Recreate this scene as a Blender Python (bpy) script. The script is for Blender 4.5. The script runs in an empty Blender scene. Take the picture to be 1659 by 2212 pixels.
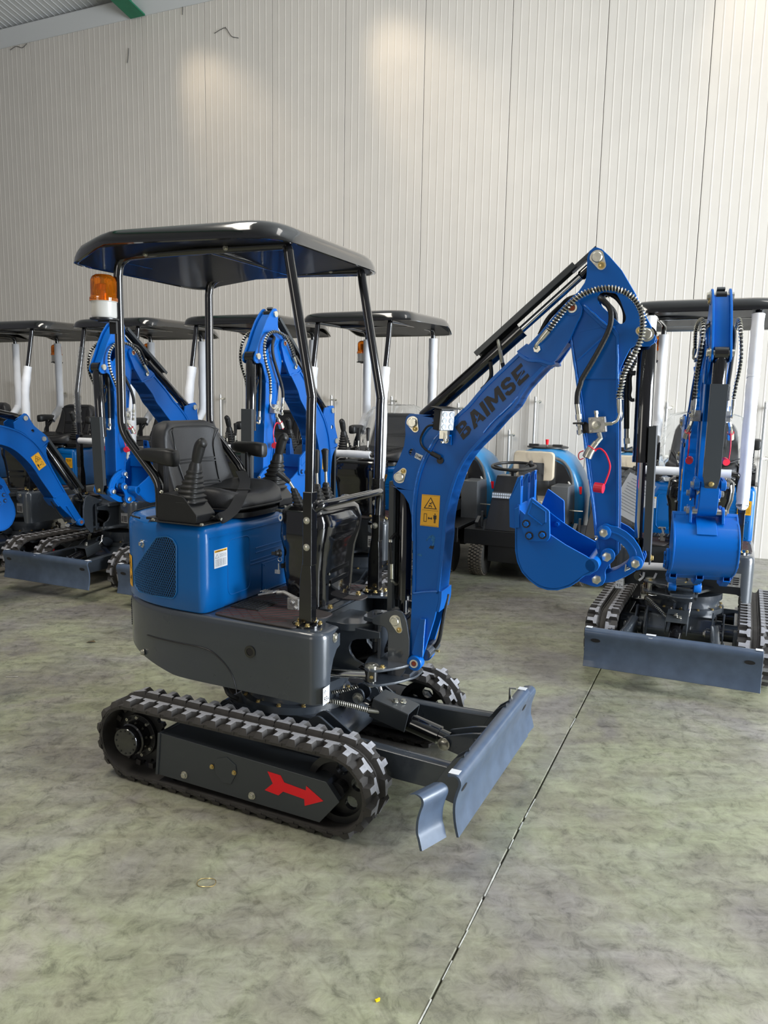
import bpy, bmesh, math, random
from math import sin, cos, pi, radians, atan2, sqrt
from mathutils import Vector, Matrix
from mathutils.geometry import tessellate_polygon
random.seed(7)
S = bpy.context.scene
COL = S.collection

# ------------------------------------------------------------------ camera
PW, PH, FPX = 1659.0, 2212.0, 1680.0
PITCH, ROLL, CAMH = radians(8.33), radians(1.06), 1.55
cf = Vector((0, cos(PITCH), -sin(PITCH))); cu0 = Vector((0, sin(PITCH), cos(PITCH))); cr0 = Vector((1, 0, 0))
CR = cos(ROLL)*cr0 + sin(ROLL)*cu0; CU = cos(ROLL)*cu0 - sin(ROLL)*cr0
CP = Vector((0, 0, CAMH))
cam = bpy.data.cameras.new('camera'); camo = bpy.data.objects.new('camera', cam); COL.objects.link(camo)
rm = Matrix((CR, CU, -cf)).transposed().to_4x4(); camo.matrix_world = Matrix.Translation(CP) @ rm
cam.sensor_fit = 'VERTICAL'; cam.sensor_height = 36.0; cam.lens = 36.0*FPX/PH
cam.clip_start = .05; cam.clip_end = 200
S.camera = camo

# ------------------------------------------------------------------ light
S.view_settings.view_transform = 'Standard'; S.view_settings.look = 'None'
S.view_settings.gamma = 1; S.view_settings.exposure = 0.0; S.view_settings.use_curve_mapping = False
wd = bpy.data.worlds.new('world'); S.world = wd; wd.use_nodes = True
wd.node_tree.nodes['Background'].inputs[0].default_value = (.93, .94, 1.0, 1); wd.node_tree.nodes['Background'].inputs[1].default_value = .20
def area(name, loc, tgt, sx, sy, e, c):
    l = bpy.data.lights.new(name, 'AREA'); l.shape = 'RECTANGLE'; l.size = sx; l.size_y = sy; l.energy = e; l.color = c
    o = bpy.data.objects.new(name, l); COL.objects.link(o); o.location = loc
    o.rotation_euler = (Vector(tgt)-Vector(loc)).to_track_quat('-Z', 'Y').to_euler(); return o
area('door_daylight', (8.2, .2, 2.3), (0, 4.0, .8), 4.0, 4.4, 1800, (.86, .93, 1.0))
area('rear_fill', (-5.5, -4.0, 2.6), (0, 5, 1.6), 2.5, 3.2, 80, (1.0, .95, .85))  # unseen fill added behind the camera to lift the near sides
area('roof_light', (-3.0, 3.2, 6.6), (-2.6, 4.2, 0), 1.4, 5.0, 280, (1.0, .94, .84))
area('roof_light_b', (3.5, 3.0, 7.2), (2.6, 5.0, 0), 1.4, 5.0, 105, (1.0, .96, .90))
def spot(name, loc, tgt, e, ang, bl, c, r=.12):
    l = bpy.data.lights.new(name, 'SPOT'); l.energy = e; l.spot_size = radians(ang); l.spot_blend = bl; l.color = c; l.shadow_soft_size = r
    o = bpy.data.objects.new(name, l); COL.objects.link(o); o.location = loc
    o.rotation_euler = (Vector(tgt)-Vector(loc)).to_track_quat('-Z', 'Y').to_euler(); return o

# ------------------------------------------------------------------ pixel rays (photograph frame) used for surveying real 3D positions
def ray(x, y): return CR*((x-PW/2)/FPX) + CU*(-(y-PH/2)/FPX) + cf
class Frame:
    def __init__(s, o, yaw):
        s.o = Vector((o[0], o[1], 0)); s.F = Vector((cos(yaw), -sin(yaw), 0)); s.S = Vector((sin(yaw), cos(yaw), 0)); s.yaw = yaw
    def w(s, p): return s.o + s.F*p[0] + s.S*p[1] + Vector((0, 0, p[2]))
    def l(s, w): d = w-s.o; return Vector((d.dot(s.F), d.dot(s.S), d.z))
    def _h(s, x, y, n, o): d = ray(x, y); return s.l(CP + d*(n.dot(o-CP)/n.dot(d)))
    def Y(s, x, y, v): return s._h(x, y, s.S, s.w((0, v, 0)))
    def X(s, x, y, v): return s._h(x, y, s.F, s.w((v, 0, 0)))
    def Z(s, x, y, v): return s._h(x, y, Vector((0, 0, 1)), Vector((0, 0, v)))
YAW = radians(25)
U = Frame((-0.362, 3.2), YAW)
PIV = .38
BO = U.w((PIV, 0, 0)); SW0 = radians(3)
B = Frame((BO.x, BO.y), YAW-SW0)
def K(x0, y0, s): return lambda *a: [(x0+a[i]/s, y0+a[i+1]/s) for i in range(0, len(a), 2)]
K5 = K(820, 520, 2.676); K6 = K(820, 1000, 4.1475); K7 = K(1070, 960, 4.608); K3 = K(860, 870, 5.53); K1 = K(1120, 520, 5.352); K8 = K(1220, 800, 7.372)
def BYs(pts, y): return [(p.x, p.z) for p in (B.Y(a, b, y) for a, b in pts)]
def UYs(pts, y): return [(p.x, p.z) for p in (U.Y(a, b, y) for a, b in pts)]

# ------------------------------------------------------------------ materials
def mat(name, col, rough=.5, metal=0, coat=0, spec=.5, noise=0, nscale=30, bump=0, bscale=200, trans=0, emit=0, alpha=1, wear=None, ior=1.5, rvar=0):
    m = bpy.data.materials.new(name); m.use_nodes = True; nt = m.node_tree; N = nt.nodes; L = nt.links
    b = N['Principled BSDF']; b.inputs['Base Color'].default_value = (*col, 1); b.inputs['Roughness'].default_value = rough
    b.inputs['Metallic'].default_value = metal; b.inputs['Coat Weight'].default_value = coat; b.inputs['Coat Roughness'].default_value = .06
    b.inputs['Specular IOR Level'].default_value = spec; b.inputs['Transmission Weight'].default_value = trans; b.inputs['IOR'].default_value = ior
    b.inputs['Alpha'].default_value = alpha
    if emit: b.inputs['Emission Color'].default_value = (*col, 1); b.inputs['Emission Strength'].default_value = emit
    tc = N.new('ShaderNodeTexCoord')
    if noise:
        t = N.new('ShaderNodeTexNoise'); t.inputs['Scale'].default_value = nscale; t.inputs['Detail'].default_value = 5
        L.new(tc.outputs['Object'], t.inputs['Vector'])
        r = N.new('ShaderNodeValToRGB'); e = r.color_ramp.elements
        e[0].position = .3; e[1].position = .7
        e[0].color = (*[c*(1-noise) for c in col], 1); e[1].color = (*[min(1, c*(1+noise)) for c in col], 1)
        L.new(t.outputs['Fac'], r.inputs['Fac']); L.new(r.outputs['Color'], b.inputs['Base Color'])
    if rvar:
        t = N.new('ShaderNodeTexNoise'); t.inputs['Scale'].default_value = 9; t.inputs['Detail'].default_value = 6
        L.new(tc.outputs['Object'], t.inputs['Vector'])
        mr = N.new('ShaderNodeMapRange'); mr.inputs[3].default_value = rough-rvar; mr.inputs[4].default_value = rough+rvar
        L.new(t.outputs['Fac'], mr.inputs[0]); L.new(mr.outputs[0], b.inputs['Roughness'])
    if bump:
        t2 = N.new('ShaderNodeTexNoise'); t2.inputs['Scale'].default_value = bscale; t2.inputs['Detail'].default_value = 3
        L.new(tc.outputs['Object'], t2.inputs['Vector'])
        bp = N.new('ShaderNodeBump'); bp.inputs['Strength'].default_value = bump; bp.inputs['Distance'].default_value = .002
        L.new(t2.outputs['Fac'], bp.inputs['Height']); L.new(bp.outputs['Normal'], b.inputs['Normal'])
    return m
BLUE = mat('blue_paint', (.0, .112, .46), .36, spec=.25, coat=.12, rvar=.06, bump=.05, bscale=60)
HOODB = mat('hood_blue', (.001, .118, .40), .3, spec=.35, coat=.3, rvar=.05)
BLUE2 = mat('weld_blue', (.004, .16, .62), .25, coat=.8, bump=.8, bscale=260)
DARK = mat('charcoal_paint', (.046, .055, .068), .3, coat=.6, rvar=.08)
DARKM = mat('charcoal_satin', (.04, .046, .052), .42, coat=.1, rvar=.08)
BLADEM = mat('blade_paint', (.062, .088, .135), .36, coat=.25, noise=.16, nscale=14, rvar=.1)
BLK = mat('gloss_black', (.006, .006, .007), .12, coat=1)
BLKS = mat('satin_black', (.011, .011, .012), .38, coat=.2)
VINYL = mat('black_vinyl', (.022, .022, .024), .42, bump=.35, bscale=420, spec=.6)
PLAST = mat('black_plastic', (.018, .018, .018), .42, bump=.12, bscale=500)
RUB = mat('track_rubber', (.042, .038, .035), .62, noise=.25, nscale=18, bump=.25, bscale=150)
RUBT = mat('lug_top', (.30, .30, .32), .6, noise=.2, nscale=60, bump=.4, bscale=300)  # dusty lug tops, coloured paler for the light they reflect
TYRE = mat('tyre_rubber', (.03, .028, .024), .75, noise=.25, nscale=30)
TYRET = mat('tyre_block', (.12, .10, .075), .8, noise=.3, nscale=30)
CHR = mat('chrome', (.75, .74, .72), .12, metal=1)
ZINC = mat('zinc', (.62, .60, .52), .28, metal=.9, noise=.15, nscale=60)
BRASS = mat('yellow_zinc', (.62, .47, .20), .3, metal=.9)
HOSE = mat('hose_wrap', (.012, .012, .012), .5, bump=.6, bscale=120)
RED = mat('red_decal', (.90, .004, .014), .35)
PINK = mat('red_plastic', (.75, .02, .05), .35)
AMB = mat('amber_lens', (1.0, .26, .01), .08, trans=.75, spec=.6)
AMBI = mat('amber_reflector', (.75, .25, .03), .2, metal=.5)
WPL = mat('white_plastic', (.66, .64, .6), .35)
FOAM = mat('white_foam_sleeve', (.78, .79, .82), .6, bump=.6, bscale=25, noise=.05, nscale=8)
YEL = mat('yellow_label', (.92, .46, .02), .4)
INK = mat('black_ink', (.01, .008, .01), .45)
WHT = mat('white_label', (.75, .77, .8), .4)
MATF = mat('floor_mat', (.045, .036, .034), .7, bump=.7, bscale=90, noise=.25, nscale=12)
MATR = mat('red_stitching', (.10, .018, .018), .8)
MATD = mat('rubber_pad', (.02, .02, .02), .6)
STEEL = mat('worn_steel', (.45, .44, .42), .4, metal=.7, noise=.3, nscale=40)
LENS = mat('lamp_lens', (.80, .86, .95), .1, spec=.8, coat=1)
CLEAR = mat('clear_film', (.9, .92, .93), .12, trans=.92, alpha=.55, ior=1.1, bump=1.0, bscale=22)
CREAM = mat('cream_vinyl', (.62, .52, .38), .5, bump=.2, bscale=200)
TEAL = mat('light_blue_plastic', (.018, .19, .42), .38, coat=.3, noise=.1, nscale=5)
GREEN = mat('green_paint', (.012, .17, .085), .45, noise=.1, nscale=10)
GREYP = mat('grey_metal', (.11, .115, .12), .4)

# ------------------------------------------------------------------ mesh builder
def spl(pts, n=6):
    P = [Vector(p) for p in pts]; out = []
    for i in range(len(P)-1):
        a = P[i-1] if i else P[i]*2-P[i+1]; b = P[i]; c = P[i+1]; d = P[i+2] if i+2 < len(P) else P[i+1]*2-P[i]
        for k in range(n):
            t = k/n; out.append(.5*((2*b)+(c-a)*t+(2*a-5*b+4*c-d)*t*t+(3*b-a-3*c+d)*t**3))
    out.append(P[-1]); return out
def rnd(poly, r, n=4, idx=None):
    P = [Vector((p[0], p[1])) for p in poly]; o = []
    for i, p in enumerate(P):
        if idx is not None and i not in idx: o.append(tuple(p)); continue
        a = P[i-1]; b = P[(i+1) % len(P)]; u = a-p; v = b-p; rr = min(r, u.length*.45, v.length*.45)
        s = p+u.normalized()*rr; e = p+v.normalized()*rr
        for k in range(n+1):
            t = k/n; q = s*(1-t)**2+p*2*t*(1-t)+e*t*t; o.append((q.x, q.y))
    return o
def circ(cx, cy, r, n=20, a0=0, a1=2*pi):
    full = abs(a1-a0-2*pi) < 1e-6
    return [(cx+r*cos(a0+(a1-a0)*k/(n if full else n-1)), cy+r*sin(a0+(a1-a0)*k/(n if full else n-1))) for k in range(n)]
XZ = lambda a, b, d: (a, d, b)
XY = lambda a, b, d: (a, b, d)
YZ = lambda a, b, d: (d, a, b)
class M:
    def __init__(s): s.v = []; s.f = []; s.m = []; s.cm = 0
    def add(s, vs, fs):
        n = len(s.v); s.v += [tuple(v) for v in vs]
        for f in fs: s.f.append([n+i for i in f]); s.m.append(s.cm)
        return s
    def mt(s, i): s.cm = i; return s
    def ext(s, poly, d0, d1, ax=XZ, holes=()):
        if not holes:
            n = len(poly); vs = [ax(a, b, d0) for a, b in poly]+[ax(a, b, d1) for a, b in poly]
            fs = [list(range(n)), list(range(2*n-1, n-1, -1))]+[[i, n+i, n+(i+1) % n, (i+1) % n] for i in range(n)]
            return s.add(vs, fs)
        loops = [list(poly)]+[list(h) for h in holes]; flat = [p for l in loops for p in l]; n = len(flat)
        tris = tessellate_polygon([[Vector((p[0], p[1], 0)) for p in l] for l in loops])
        vs = [ax(a, b, d0) for a, b in flat]+[ax(a, b, d1) for a, b in flat]; fs = []
        for t in tris: fs.append(list(t)); fs.append([n+i for i in reversed(t)])
        k = 0
        for l in loops:
            q = len(l)
            for i in range(q): fs.append([k+i, n+k+i, n+k+(i+1) % q, k+(i+1) % q])
            k += q
        return s.add(vs, fs)
    def ribbon(s, path, t, d0, d1, ax=XZ):
        P = [Vector((p[0], p[1])) for p in path]; A = []; Bq = []
        for i, p in enumerate(P):
            d = (P[min(i+1, len(P)-1)]-P[max(i-1, 0)]).normalized(); nn = Vector((-d.y, d.x))*t/2
            A.append((p.x+nn.x, p.y+nn.y)); Bq.append((p.x-nn.x, p.y-nn.y))
        return s.ext(A+Bq[::-1], d0, d1, ax)
    def box(s, c, d, rot=None):
        vs = []
        for i in (-1, 1):
            for j in (-1, 1):
                for k in (-1, 1):
                    v = Vector((i*d[0]/2, j*d[1]/2, k*d[2]/2))
                    if rot: v = rot @ v
                    vs.append(v+Vector(c))
        return s.add(vs, [[0, 1, 3, 2], [4, 6, 7, 5], [0, 4, 5, 1], [2, 3, 7, 6], [0, 2, 6, 4], [1, 5, 7, 3]])
    def bx(s, x0, x1, y0, y1, z0, z1): return s.box(((x0+x1)/2, (y0+y1)/2, (z0+z1)/2), (x1-x0, y1-y0, z1-z0))
    def tube(s, pts, r, n=10, caps=True):
        P = [Vector(p) for p in pts]; R = r if isinstance(r, (list, tuple)) else [r]*len(P)
        vs = []; up = None
        for i, p in enumerate(P):
            d = (P[min(i+1, len(P)-1)]-P[max(i-1, 0)])
            d = d.normalized() if d.length > 1e-9 else Vector((0, 0, 1))
            if up is None:
                up = Vector((0, 0, 1)) if abs(d.z) < .9 else Vector((1, 0, 0))
            up = (up-d*up.dot(d)); up = up.normalized() if up.length > 1e-6 else d.orthogonal().normalized()
            w = d.cross(up)
            for k in range(n):
                a = 2*pi*k/n; vs.append(p+(up*cos(a)+w*sin(a))*R[i])
        fs = []
        for i in range(len(P)-1):
            for k in range(n): fs.append([i*n+k, i*n+(k+1) % n, (i+1)*n+(k+1) % n, (i+1)*n+k])
        if caps: fs += [list(range(n))[::-1], [(len(P)-1)*n+k for k in range(n)]]
        return s.add(vs, fs)
    def cyl(s, a, b, r, n=20, r2=None): return s.tube([a, b], [r, r if r2 is None else r2], n)
    def lathe(s, prof, o, ax=(0, 0, 1), n=24):
        ax = Vector(ax).normalized(); o = Vector(o); return s.tube2([(o+ax*h, r) for r, h in prof], ax, n)
    def tube2(s, pr, ax, n):
        up = ax.orthogonal().normalized(); w = ax.cross(up); vs = []; fs = []
        for p, r in pr:
            for k in range(n): a = 2*pi*k/n; vs.append(p+(up*cos(a)+w*sin(a))*r)
        for i in range(len(pr)-1):
            for k in range(n): fs.append([i*n+k, i*n+(k+1) % n, (i+1)*n+(k+1) % n, (i+1)*n+k])
        fs += [list(range(n))[::-1], [(len(pr)-1)*n+k for k in range(n)]]
        return s.add(vs, fs)
    def loft(s, rings, caps=True):
        n = len(rings[0]); vs = [v for r in rings for v in r]; fs = []
        for i in range(len(rings)-1):
            for k in range(n): fs.append([i*n+k, i*n+(k+1) % n, (i+1)*n+(k+1) % n, (i+1)*n+k])
        if caps: fs += [list(range(n))[::-1], [(len(rings)-1)*n+k for k in range(n)]]
        return s.add(vs, fs)
    def hexb(s, c, ax, r, h, washer=True):
        ax = Vector(ax).normalized(); c = Vector(c)
        if washer: s.tube2([(c, r*1.35), (c+ax*h*.25, r*1.35)], ax, 14)
        return s.tube2([(c, r), (c+ax*h*.9, r), (c+ax*h, r*.85)], ax, 6)
    def grid(s, fn, nu, nv, th=0, nrm=None):
        vs = [fn(i/nu, j/nv) for i in range(nu+1) for j in range(nv+1)]
        fs = [[i*(nv+1)+j, (i+1)*(nv+1)+j, (i+1)*(nv+1)+j+1, i*(nv+1)+j+1] for i in range(nu) for j in range(nv)]
        return s.add(vs, fs)
    def mesh(s, name, mats, ang=38, smooth=True):
        me = bpy.data.meshes.new(name); me.from_pydata(s.v, [], s.f)
        mats = mats if isinstance(mats, (list, tuple)) else [mats]
        for m in mats: me.materials.append(m)
        me.polygons.foreach_set('material_index', s.m)
        bm = bmesh.new(); bm.from_mesh(me); bmesh.ops.recalc_face_normals(bm, faces=bm.faces[:])
        for f in bm.faces: f.smooth = smooth
        if ang:
            for e in bm.edges:
                if len(e.link_faces) == 2 and e.calc_face_angle(0) > radians(ang): e.smooth = False
        bm.to_mesh(me); bm.free(); me.update(); return me
def obj(name, m, mats, parent=None, bevel=0, label=None, ang=38, segs=2):
    me = m if isinstance(m, bpy.types.Mesh) else m.mesh(name, mats, 0 if bevel else ang)
    o = bpy.data.objects.new(name, me); COL.objects.link(o)
    if parent is not None: o.parent = parent
    if bevel:
        b = o.modifiers.new('bevel', 'BEVEL'); b.width = bevel; b.segments = segs; b.limit_method = 'ANGLE'; b.angle_limit = radians(40); b.harden_normals = True
    if label: o['label'] = label
    return o
def helix(path, r, wr, pitch, seg=9, sides=4):
    """wire helix round a path: returns a point list"""
    P = [Vector(p) for p in path]; L = [0]
    for i in range(1, len(P)): L.append(L[-1]+(P[i]-P[i-1]).length)
    T = L[-1]; n = int(T/pitch*seg); out = []; j = 0; up = None
    for k in range(n+1):
        s = T*k/n
        while j < len(P)-2 and L[j+1] < s: j += 1
        t = (s-L[j])/max(1e-9, L[j+1]-L[j]); c = P[j].lerp(P[j+1], t); d = (P[j+1]-P[j]).normalized()
        if up is None: up = d.orthogonal()
        up = (up-d*up.dot(d)).normalized(); w = d.cross(up); a = 2*pi*k/seg
        out.append(c+(up*cos(a)+w*sin(a))*r)
    return out
def textm(m, body, o, xv, yv, th=.0006, mi=0, bold=.02):
    """lettering: unit text (cap height about .7) mapped to o + x*xv + y*yv"""
    cu = bpy.data.curves.new('t', 'FONT'); cu.body = body; cu.size = 1; cu.offset = bold; cu.resolution_u = 3; cu.fill_mode = 'FRONT'
    ob = bpy.data.objects.new('t', cu); me = bpy.data.meshes.new_from_object(ob)
    o = Vector(o); xv = Vector(xv); yv = Vector(yv); nn = xv.cross(yv).normalized()*th
    w = max([v.co.x for v in me.vertices] or [1])
    c = m.cm; m.cm = mi
    m.add([o+xv*(v.co.x/w)+yv*(v.co.y/.7)+nn for v in me.vertices], [list(p.vertices) for p in me.polygons]); m.cm = c
    bpy.data.objects.remove(ob); bpy.data.meshes.remove(me); bpy.data.curves.remove(cu)

# ================================================================== THE HALL
def struct(name, m, mats, parent=None, bevel=0):
    o = obj(name, m, mats, parent, bevel)
    if parent is None: o['kind'] = 'structure'
    return o
WY = radians(24); WE = Vector((cos(WY), -sin(WY), 0)); WN = Vector((sin(WY), cos(WY), 0)); WD = 8.7
def WP(u, n, z): return WE*u + WN*n + Vector((0, 0, z))    # along the wall, out from the camera, up
def floor_mat():
    m = bpy.data.materials.new('stained_concrete'); m.use_nodes = True; nt = m.node_tree; N = nt.nodes; L = nt.links; b = N['Principled BSDF']
    tc = N.new('ShaderNodeTexCoord')
    def noise(sc, det=6, dist=0, rough=.6, mp=None):
        t = N.new('ShaderNodeTexNoise'); t.inputs['Scale'].default_value = sc; t.inputs['Detail'].default_value = det; t.inputs['Distortion'].default_value = dist; t.inputs['Roughness'].default_value = rough
        if mp:
            q = N.new('ShaderNodeMapping'); q.inputs['Location'].default_value = mp[0]; q.inputs['Scale'].default_value = mp[1]
            L.new(tc.outputs['Object'], q.inputs['Vector']); L.new(q.outputs[0], t.inputs['Vector'])
        else: L.new(tc.outputs['Object'], t.inputs['Vector'])
        return t
    def ramp(t, *st):
        r = N.new('ShaderNodeValToRGB'); e = r.color_ramp.elements
        while len(e) < len(st): e.new(.5)
        for k, (p, c) in enumerate(st): e[k].position = p; e[k].color = (*c, 1) if len(c) == 3 else c
        L.new(t.outputs[0], r.inputs[0]); return r
    def mix(a, bb, fac, mode='MIX'):
        x = N.new('ShaderNodeMix'); x.data_type = 'RGBA'; x.blend_type = mode
        L.new(a.outputs[0] if a.bl_idname != 'ShaderNodeMix' else a.outputs[2], x.inputs[6]); L.new(bb.outputs[0] if bb.bl_idname != 'ShaderNodeMix' else bb.outputs[2], x.inputs[7])
        if isinstance(fac, float): x.inputs[0].default_value = fac
        else: L.new(fac.outputs[0], x.inputs[0])
        return x
    base = ramp(noise(1.7, 7, .5), (.33, (.215, .20, .175)), (.44, (.265, .26, .185)), (.55, (.30, .312, .205)), (.68, (.34, .32, .27)))
    pur = ramp(noise(1.1, 5, .8, mp=((3.1, 7.7, 0), (1, 1, 1))), (.42, (.0, .0, .0)), (.70, (.85, .85, .85)))
    purc = ramp(noise(5, 6), (.3, (.19, .178, .18)), (.7, (.30, .28, .28)))
    c = mix(base, purc, pur)
    fine = ramp(noise(16, 12, .6, .78), (.34, (.48, .48, .47)), (.48, (.95, .95, .95)), (.66, (1.25, 1.25, 1.25)))
    c = mix(c, fine, 1.0, 'MULTIPLY')
    st = ramp(noise(3.2, 12, 1.3, .7, mp=((9, 2, 0), (1, 1, 1))), (.30, (.45, .45, .44)), (.43, (1, 1, 1)))
    c = mix(c, st, .75, 'MULTIPLY')
    # tyre-scrub streaks running along the hall
    stk = ramp(noise(5, 6, .2, .6, mp=((0, 0, 0), (.5, 3.0, 1))), (.40, (.62, .60, .56)), (.56, (1.05, 1.05, 1.05)))
    c = mix(c, stk, .4, 'MULTIPLY')
    vo = N.new('ShaderNodeTexVoronoi'); vo.feature = 'F1'; vo.inputs['Scale'].default_value = 4.2; vo.inputs['Randomness'].default_value = 1; L.new(tc.outputs['Object'], vo.inputs['Vector'])
    sp = ramp(vo, (.035, (.55, .53, .5)), (.06, (1, 1, 1))); c = mix(c, sp, .65, 'MULTIPLY')
    # hairline cracks
    vc = N.new('ShaderNodeTexVoronoi'); vc.feature = 'DISTANCE_TO_EDGE'; vc.inputs['Scale'].default_value = .55
    nd = noise(4, 4); q = N.new('ShaderNodeMix'); q.data_type = 'VECTOR'; q.inputs[0].default_value = .06; L.new(tc.outputs['Object'], q.inputs[4]); L.new(nd.outputs[1], q.inputs[5]); L.new(q.outputs[1], vc.inputs['Vector'])
    cr = ramp(vc, (.0015, (.35, .33, .3)), (.004, (1, 1, 1))); c = mix(c, cr, .22, 'MULTIPLY')
    L.new(c.outputs[2], b.inputs['Base Color'])
    rr = N.new('ShaderNodeMapRange'); L.new(noise(2.6, 7, .6).outputs[0], rr.inputs[0]); rr.inputs[1].default_value = .3; rr.inputs[2].default_value = .7; rr.inputs[3].default_value = .26; rr.inputs[4].default_value = .46
    L.new(rr.outputs[0], b.inputs['Roughness'])
    bp = N.new('ShaderNodeBump'); bp.inputs['Strength'].default_value = .12; bp.inputs['Distance'].default_value = .004; L.new(noise(20, 8).outputs[0], bp.inputs['Height']); L.new(bp.outputs[0], b.inputs['Normal'])
    return m
FLM = floor_mat()
JD = mat('joint_filler', (.05, .045, .04), .8); JL = mat('joint_edge', (.5, .5, .46), .7, noise=.4, nscale=30)
WALLM = mat('wall_panel_paint', (.63, .592, .54), .42, bump=.05, bscale=300, noise=.025, nscale=3)
SEAM = mat('panel_seam', (.12, .12, .12), .7)
CEILM = mat('ceiling_panel_paint', (.62, .63, .63), .5)
# floor slabs with sawn joints: one joint square to the wall, one parallel to it
gj = (Vector(CP+ray(1092, 1846)*(-CAMH/ray(1092, 1846).z))); uj = gj.dot(WE)
gk = (Vector(CP+ray(1115, 1275)*(-CAMH/ray(1115, 1275).z))); nk = gk.dot(WN)
m = M().add([WP(-16, -8, -.02), WP(12, -8, -.02), WP(12, WD+.3, -.02), WP(-16, WD+.3, -.02)], [[0, 1, 2, 3]])
floor = struct('floor', m, JD)
us = [-16, uj-6, uj, uj+6, 12+uj*0]; ns = [-8, nk-6, nk, WD+.25]; g = .0026
k = 0
for i in range(4):
    for j in range(3):
        if us[i+1] <= us[i]: continue
        m = M(); a, b_, c_, d_ = us[i]+g, us[i+1]-g, ns[j]+g, ns[j+1]-g
        n = len(m.v); vs = []
        for z, e in ((-.02, 0), (-.003, 0), (0, .003)):
            vs += [WP(a+e, c_+e, z), WP(b_-e, c_+e, z), WP(b_-e, d_-e, z), WP(a+e, d_-e, z)]
        m.add(vs, [[8, 9, 10, 11]]+[[r*4+q, r*4+(q+1) % 4, r*4+4+(q+1) % 4, r*4+4+q] for r in (0, 1) for q in range(4)])
        o = obj('floor_slab', m, FLM, floor, ang=30)
# ragged pale crumbs of filler standing in the long joint
m = M(); random.seed(3); nn_ = -3.0
while nn_ < 5:
    L_ = random.uniform(.02, .22)
    if random.random() < .6: m.box(WP(uj+random.uniform(-.003, .004), nn_, -.0015), (L_, random.uniform(.002, .005), .006), Matrix.Rotation(pi/2-WY+random.uniform(-.02, .02), 3, 'Z'))
    nn_ += L_+random.uniform(.0, .08)
obj('joint_filler', m, JL, floor, label='ragged pale filler in the sawn joint')['kind'] = 'stuff'
# back wall of metre-wide sandwich panels, each with pressed micro ribs
m = M(); m.add([WP(-16, WD+.03, -.02), WP(12, WD+.03, -.02), WP(12, WD+.03, 12.5), WP(-16, WD+.03, 12.5)], [[0, 1, 2, 3]])
wall = struct('wall_back', m, SEAM)
def panel_mesh(h):
    pr = [(.003, .03), (.003, .004), (.006, 0)]; R = 11
    for k in range(1, R):
        x = k/R; pr += [(x-.009, 0), (x-.004, -.0022), (x+.004, -.0022), (x+.009, 0)]
    pr += [(.994, 0), (.997, .004), (.997, .03)]
    m = M(); vs = []; 
    for x, d in pr: vs += [WE*x+WN*d, WE*x+WN*d+Vector((0, 0, h))]
    m.add(vs, [[2*i, 2*i+1, 2*i+3, 2*i+2] for i in range(len(pr)-1)]); return m.mesh('wall_panel', WALLM, 20)
pm = panel_mesh(12.3)
u0 = (CP+ray(913, 300)*((WD)/WN.dot(ray(913, 300)))).dot(WE)
for i in range(-12, 13):
    o = obj('wall_panel', pm, None, wall); o.location = WP(u0+i, WD, 0)
# scuff marks and hanging cobweb threads on the wall
def wallpt(x, y, n=WD-.01): d = ray(x, y); return CP+d*((n)/WN.dot(d))
for pts in ([(463, 72), (478, 63), (488, 61), (500, 78), (515, 82)], [(278, 104), (277, 120), (275, 136)], [(22, 108), (35, 100), (48, 103), (58, 94)], [(366, 0), (366, 12), (372, 17)], [(395, 10), (394, 32)], [(488, 61), (487, 58)]):
    m = M(); m.tube(spl([wallpt(a, b) for a, b in pts], 5), .0035, 5)
    obj('cobweb_thread', m, mat('thread', (.05, .05, .05), .8) if 'thread' not in bpy.data.materials else bpy.data.materials['thread'], wall)
# sloping ceiling, eave flashing and green rafter
ez = wallpt(130, 50).z
rise = 0.22
m = M()
NR = 150
pr = []
for k in range(-NR, NR+1):
    x = k*.1; pr += [(x-.012, .0), (x-.006, .005), (x+.006, .005), (x+.012, .0)]
vs = []
for x, d in pr:
    vs += [WP(x, WD+.2, ez-d), WP(x, -9, ez-d+rise*(WD+9.2))]
m.add(vs, [[2*i, 2*i+1, 2*i+3, 2*i+2] for i in range(len(pr)-1)])
struct('ceiling', m, CEILM)
m = M(); m.ext([(WD-.16, ez-.02+.16*rise), (WD-.16, ez-.035+.16*rise), (WD-.012, ez-.15), (WD, ez-.15), (WD, ez)], -14, 11, lambda a, b, d: WP(d, a, b))
struct('trim_1', m, CEILM)
gp = wallpt(300, 40); gu = gp.dot(WE)
def raf(x, n, z): return WP(gu+x, n, z)
m = M(); zb = gp.z; hh = .42; sl = .20
for (xa, xb, za, zb_) in ((-.12, .12, 0, .02), (-.12, .12, hh, hh+.02), (-.006, .006, .02, hh)):
    m.add([raf(x, n, zb+z+(WD-n)*sl) for n in (WD-.03, -6) for x in (xa, xb) for z in (za, zb_)], [[0, 1, 3, 2], [4, 6, 7, 5], [0, 4, 5, 1], [2, 3, 7, 6], [0, 2, 6, 4], [1, 5, 7, 3]])
struct('trim_2', m, GREEN)
# warm pools thrown on the wall by high-bay lamps hung close to it
def wspot(x, y, e, ang, dx=-1.3, dz=1.9, dn=.9, c=(1.0, .82, .60)):
    t = wallpt(x, y, WD); return spot('high_bay_lamp', t+WE*dx+Vector((0, 0, dz))-WN*dn, t, e, ang, .9, c)
wspot(500, 300, 120, 42); wspot(925, 230, 120, 38); wspot(1650, 120, 90, 42, -.3)
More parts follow.
